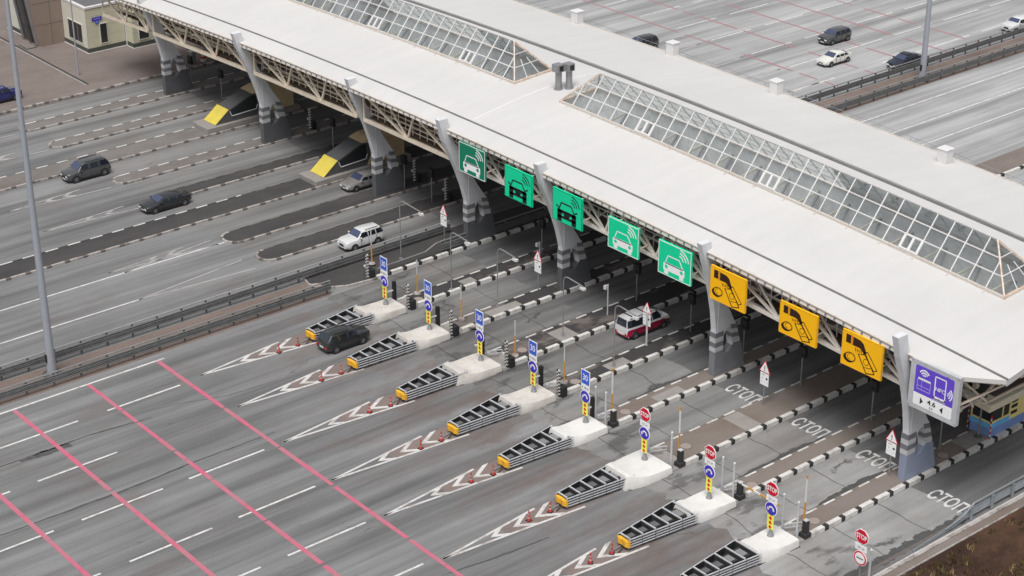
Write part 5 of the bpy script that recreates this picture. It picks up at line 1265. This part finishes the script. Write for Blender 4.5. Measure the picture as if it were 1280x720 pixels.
    for x in ax:
        for s in (1, -1):
            m = MB(); y = s*(pw(x)-.02); m.tube((x, y-s*.22, wheel), (x, y+s*.025, wheel), wheel*1.18, BLACK, n=18); m.build('wheel_arch', t)
            m = MB(); m.tube((x, y-s*.18, wheel), (x, y+s*.04, wheel), wheel, RUBBER, n=18); o = m.build('wheel', t); m = MB(); m.tube((x, y+s*.03, wheel), (x, y+s*.055, wheel), wheel*.66, RIM, n=14)
            m.tube((x, y+s*.055, wheel), (x, y+s*.062, wheel), wheel*.2, GREYM, n=8); m.build('rim', o)
    f0, f1 = rows[0], rows[1]; hz = f0[5][2]; xf = f0[0][0]; wf = pw(xf)
    for s in (1, -1):
        m = MB(); m.box(xf-.34, xf+.015, s*wf*.66-.2, s*wf*.66+.17, hz-.17, hz-.01, HEADL); m.build('headlight', t, bevel=.02)
        xr = rows[-1][0][0]; wr = pw(xr); zz = rows[-1][5][2]
        m = MB(); m.box(xr-.03, xr+.16, s*wr*.80-.12, s*wr*.80+.12, zz-.22, zz-.03, TAILR); m.build('tail_light', t, bevel=.02)
        m = MB(); m.box(cowl[0][0]-.35, cowl[0][0]-.18, s*(pw(cowl[0][0])-.03)-.0 if s > 0 else s*(pw(cowl[0][0])-.03)-.18, s*(pw(cowl[0][0])-.03)+.18 if s > 0 else s*(pw(cowl[0][0])-.03), beltz, beltz+.14, pc); m.build('mirror', t, bevel=.03)
    m = MB(); m.box(xf-.02, xf+.025, -.26, .26, .36, .47, WHITE); m.build('number_plate', t); m = MB(); m.box(rows[-1][0][0]-.025, rows[-1][0][0]+.02, -.26, .26, rows[-1][3][2]-.02, rows[-1][3][2]+.10, WHITE); m.build('number_plate', t)
    m = MB(); m.box(xf-.05, xf+.02, -wf*.44, wf*.44, hz-.28, hz-.05, BLACK); m.box(xf-.05, xf+.012, -wf*.7, wf*.7, .26, .36, BLACK); m.build('grille', t)
    # door seams
    for s in (1, -1):
        for mx in mids[:2]+[fx0-.15]:
            ww = pw(mx); m = MB(); m.box(mx-.012, mx+.012, s*ww-.015 if s > 0 else s*ww-.006, s*ww+.006 if s > 0 else s*ww+.015, .34, beltz-.02, BLACK); m.build('door_seam', t)
        m = MB(); m.box(ax[1]+.45, ax[0]-.45, s*w*.96-.03, s*w*.96+.03, lowz-.04, lowz+.07, BLACK); m.build('sill', t)
    if rails or rack:
        for s in (1, -1): m = MB(); y = s*(pw(0)*.70); m.bar((xr0-.35, y, zt0+.04), (xr1+.25, y, zt0+.04), .04, .04, BLACK if rails != 'light' else LGREY); m.build('roof_rail', t)
    if rack:
        for x in ((xr0-.25, (xr0+xr1)/2) if rack is True else rack): m = MB(); m.bar((x, -pw(0)*.78, zt0+.10), (x, pw(0)*.78, zt0+.10), .08, .06, BLACK); m.build('roof_bar', t)
    sc = .84 if cat == 'van' else .87; t.scale = (sc, sc, sc); t.location = loc; t.rotation_euler = (0, 0, 0 if face > 0 else math.pi)
    return t
def SEDAN(L, H): h = L/2; return [(h, .66, 0), (h-.06, .78, 0), (h-.5, .88, 0), (h-1.25, .97, 0), (h-2.0, H-.05, 1), (h-2.45, H, 1), (h-3.1, H-.03, 1), (-h+1.15, H-.12, 1), (-h+.55, 1.06, 0), (-h+.08, 1.02, 0), (-h, .88, 0)]
def SUV(L, H): h = L/2; return [(h, .84, 0), (h-.05, 1.0, 0), (h-.4, 1.08, 0), (h-1.15, 1.14, 0), (h-1.75, H-.06, 1), (h-2.3, H, 1), (-h+1.3, H-.02, 1), (-h+.55, H-.07, 1), (-h+.10, 1.12, 0), (-h, .80, 0)]
def BOXY(L, H): h = L/2; return [(h, .80, 0), (h-.06, .96, 0), (h-.45, 1.05, 0), (h-1.25, 1.08, 0), (h-1.85, H-.07, 1), (h-2.4, H, 1), (-h+1.3, H-.01, 1), (-h+.42, H-.07, 1), (-h+.06, 1.05, 0), (-h, .75, 0)]
def VAN(L, H): h = L/2; return [(h, .85, 0), (h-.08, 1.0, 0), (h-.55, 1.15, 0), (h-.85, 1.22, 0), (h-1.65, H-.08, 1), (h-2.2, H, 1), (-h+1.5, H, 1), (-h+.18, H-.05, 1), (-h+.04, 1.15, 0), (-h, .75, 0)]
BK = paint('black', (.03, .031, .034)); DG = paint('dark_grey', (.075, .076, .08)); GRN = paint('greenish_black', (.028, .031, .030)); NAVY = paint('navy', (.022, .024, .045))
WH = paint('white', (.62, .62, .62), .35, 0); SIL = paint('silver', (.50, .48, .465), .35, .6); BLU = paint('deep_blue', (.02, .025, .14)); CRIM = paint('crimson', (.30, .005, .045)); PEARL = paint('pearl', (.66, .65, .61), .35, 0)
vehicle('dark grey SUV facing left, passing the end of an upper island at left', 'car', (67.15, 139.0, 0), -1, 4.8, 1.9, SUV(4.8, 1.82), DG, 1.13, wheel=.38, rails=True)
vehicle('black sedan with long sloping roof driving left on the upper carriageway', 'car', (69.0, 128.75, 0), -1, 4.9, 1.88, SEDAN(4.9, 1.42), BK, .93)
vehicle('silver sedan emerging under the canopy beside the third pillar', 'car', (84.3, 121.95, 0), -1, 4.6, 1.8, SEDAN(4.6, 1.46), SIL, .93)
vehicle('white boxy SUV with black windows behind the long median guard rail', 'car', (77.05, 112.1, 0), -1, 4.25, 1.8, BOXY(4.25, 1.69), WH, 1.06, wheel=.34, rails=True)
vehicle('dark green black SUV beside the first crash cushion, seen from behind', 'car', (66.0, 98.7, 0), 1, 4.3, 1.84, SUV(4.3, 1.66), GRN, 1.05, wheel=.35, rails=True)
vehicle('white and crimson two tone van with roof bars entering a toll lane', 'van', (83.9, 86.85, 0), 1, 5.0, 1.9, VAN(5.0, 1.98), WH, 1.16, two=CRIM, wheel=.34, rack=(1.0, -.3, -1.7), side_cut=[.3])
vehicle('deep blue SUV cut by the left picture edge, parked on the yard', 'car', (69.9, 161.3, .1), 1, 4.6, 1.85, SUV(4.6, 1.72), BLU, 1.08, wheel=.36, rails='light')
vehicle('black car mostly hidden behind the rear edge of the white roof', 'car', (127.4, 133.4, 0), -1, 4.6, 1.85, BOXY(4.6, 1.7), BK, 1.06, wheel=.36)
vehicle('dark grey SUV leading at upper right, beyond the white sedan', 'car', (144.9, 122.6, 0), -1, 4.4, 1.85, SUV(4.4, 1.66), DG, 1.05, wheel=.36)
vehicle('white sedan at upper right between the dark SUV and navy car', 'car', (139.6, 118.0, 0), -1, 4.5, 1.8, SEDAN(4.5, 1.45), PEARL, .93)
vehicle('navy blue sedan with roof rack close to the upper right guard rail', 'car', (144.4, 112.95, 0), -1, 4.6, 1.82, SEDAN(4.6, 1.44), NAVY, .93, rack=True)
vehicle('white estate car cut by the right picture edge at top', 'car', (163.0, 113.0, 0), -1, 4.6, 1.85, BOXY(4.6, 1.56), WH, .98)
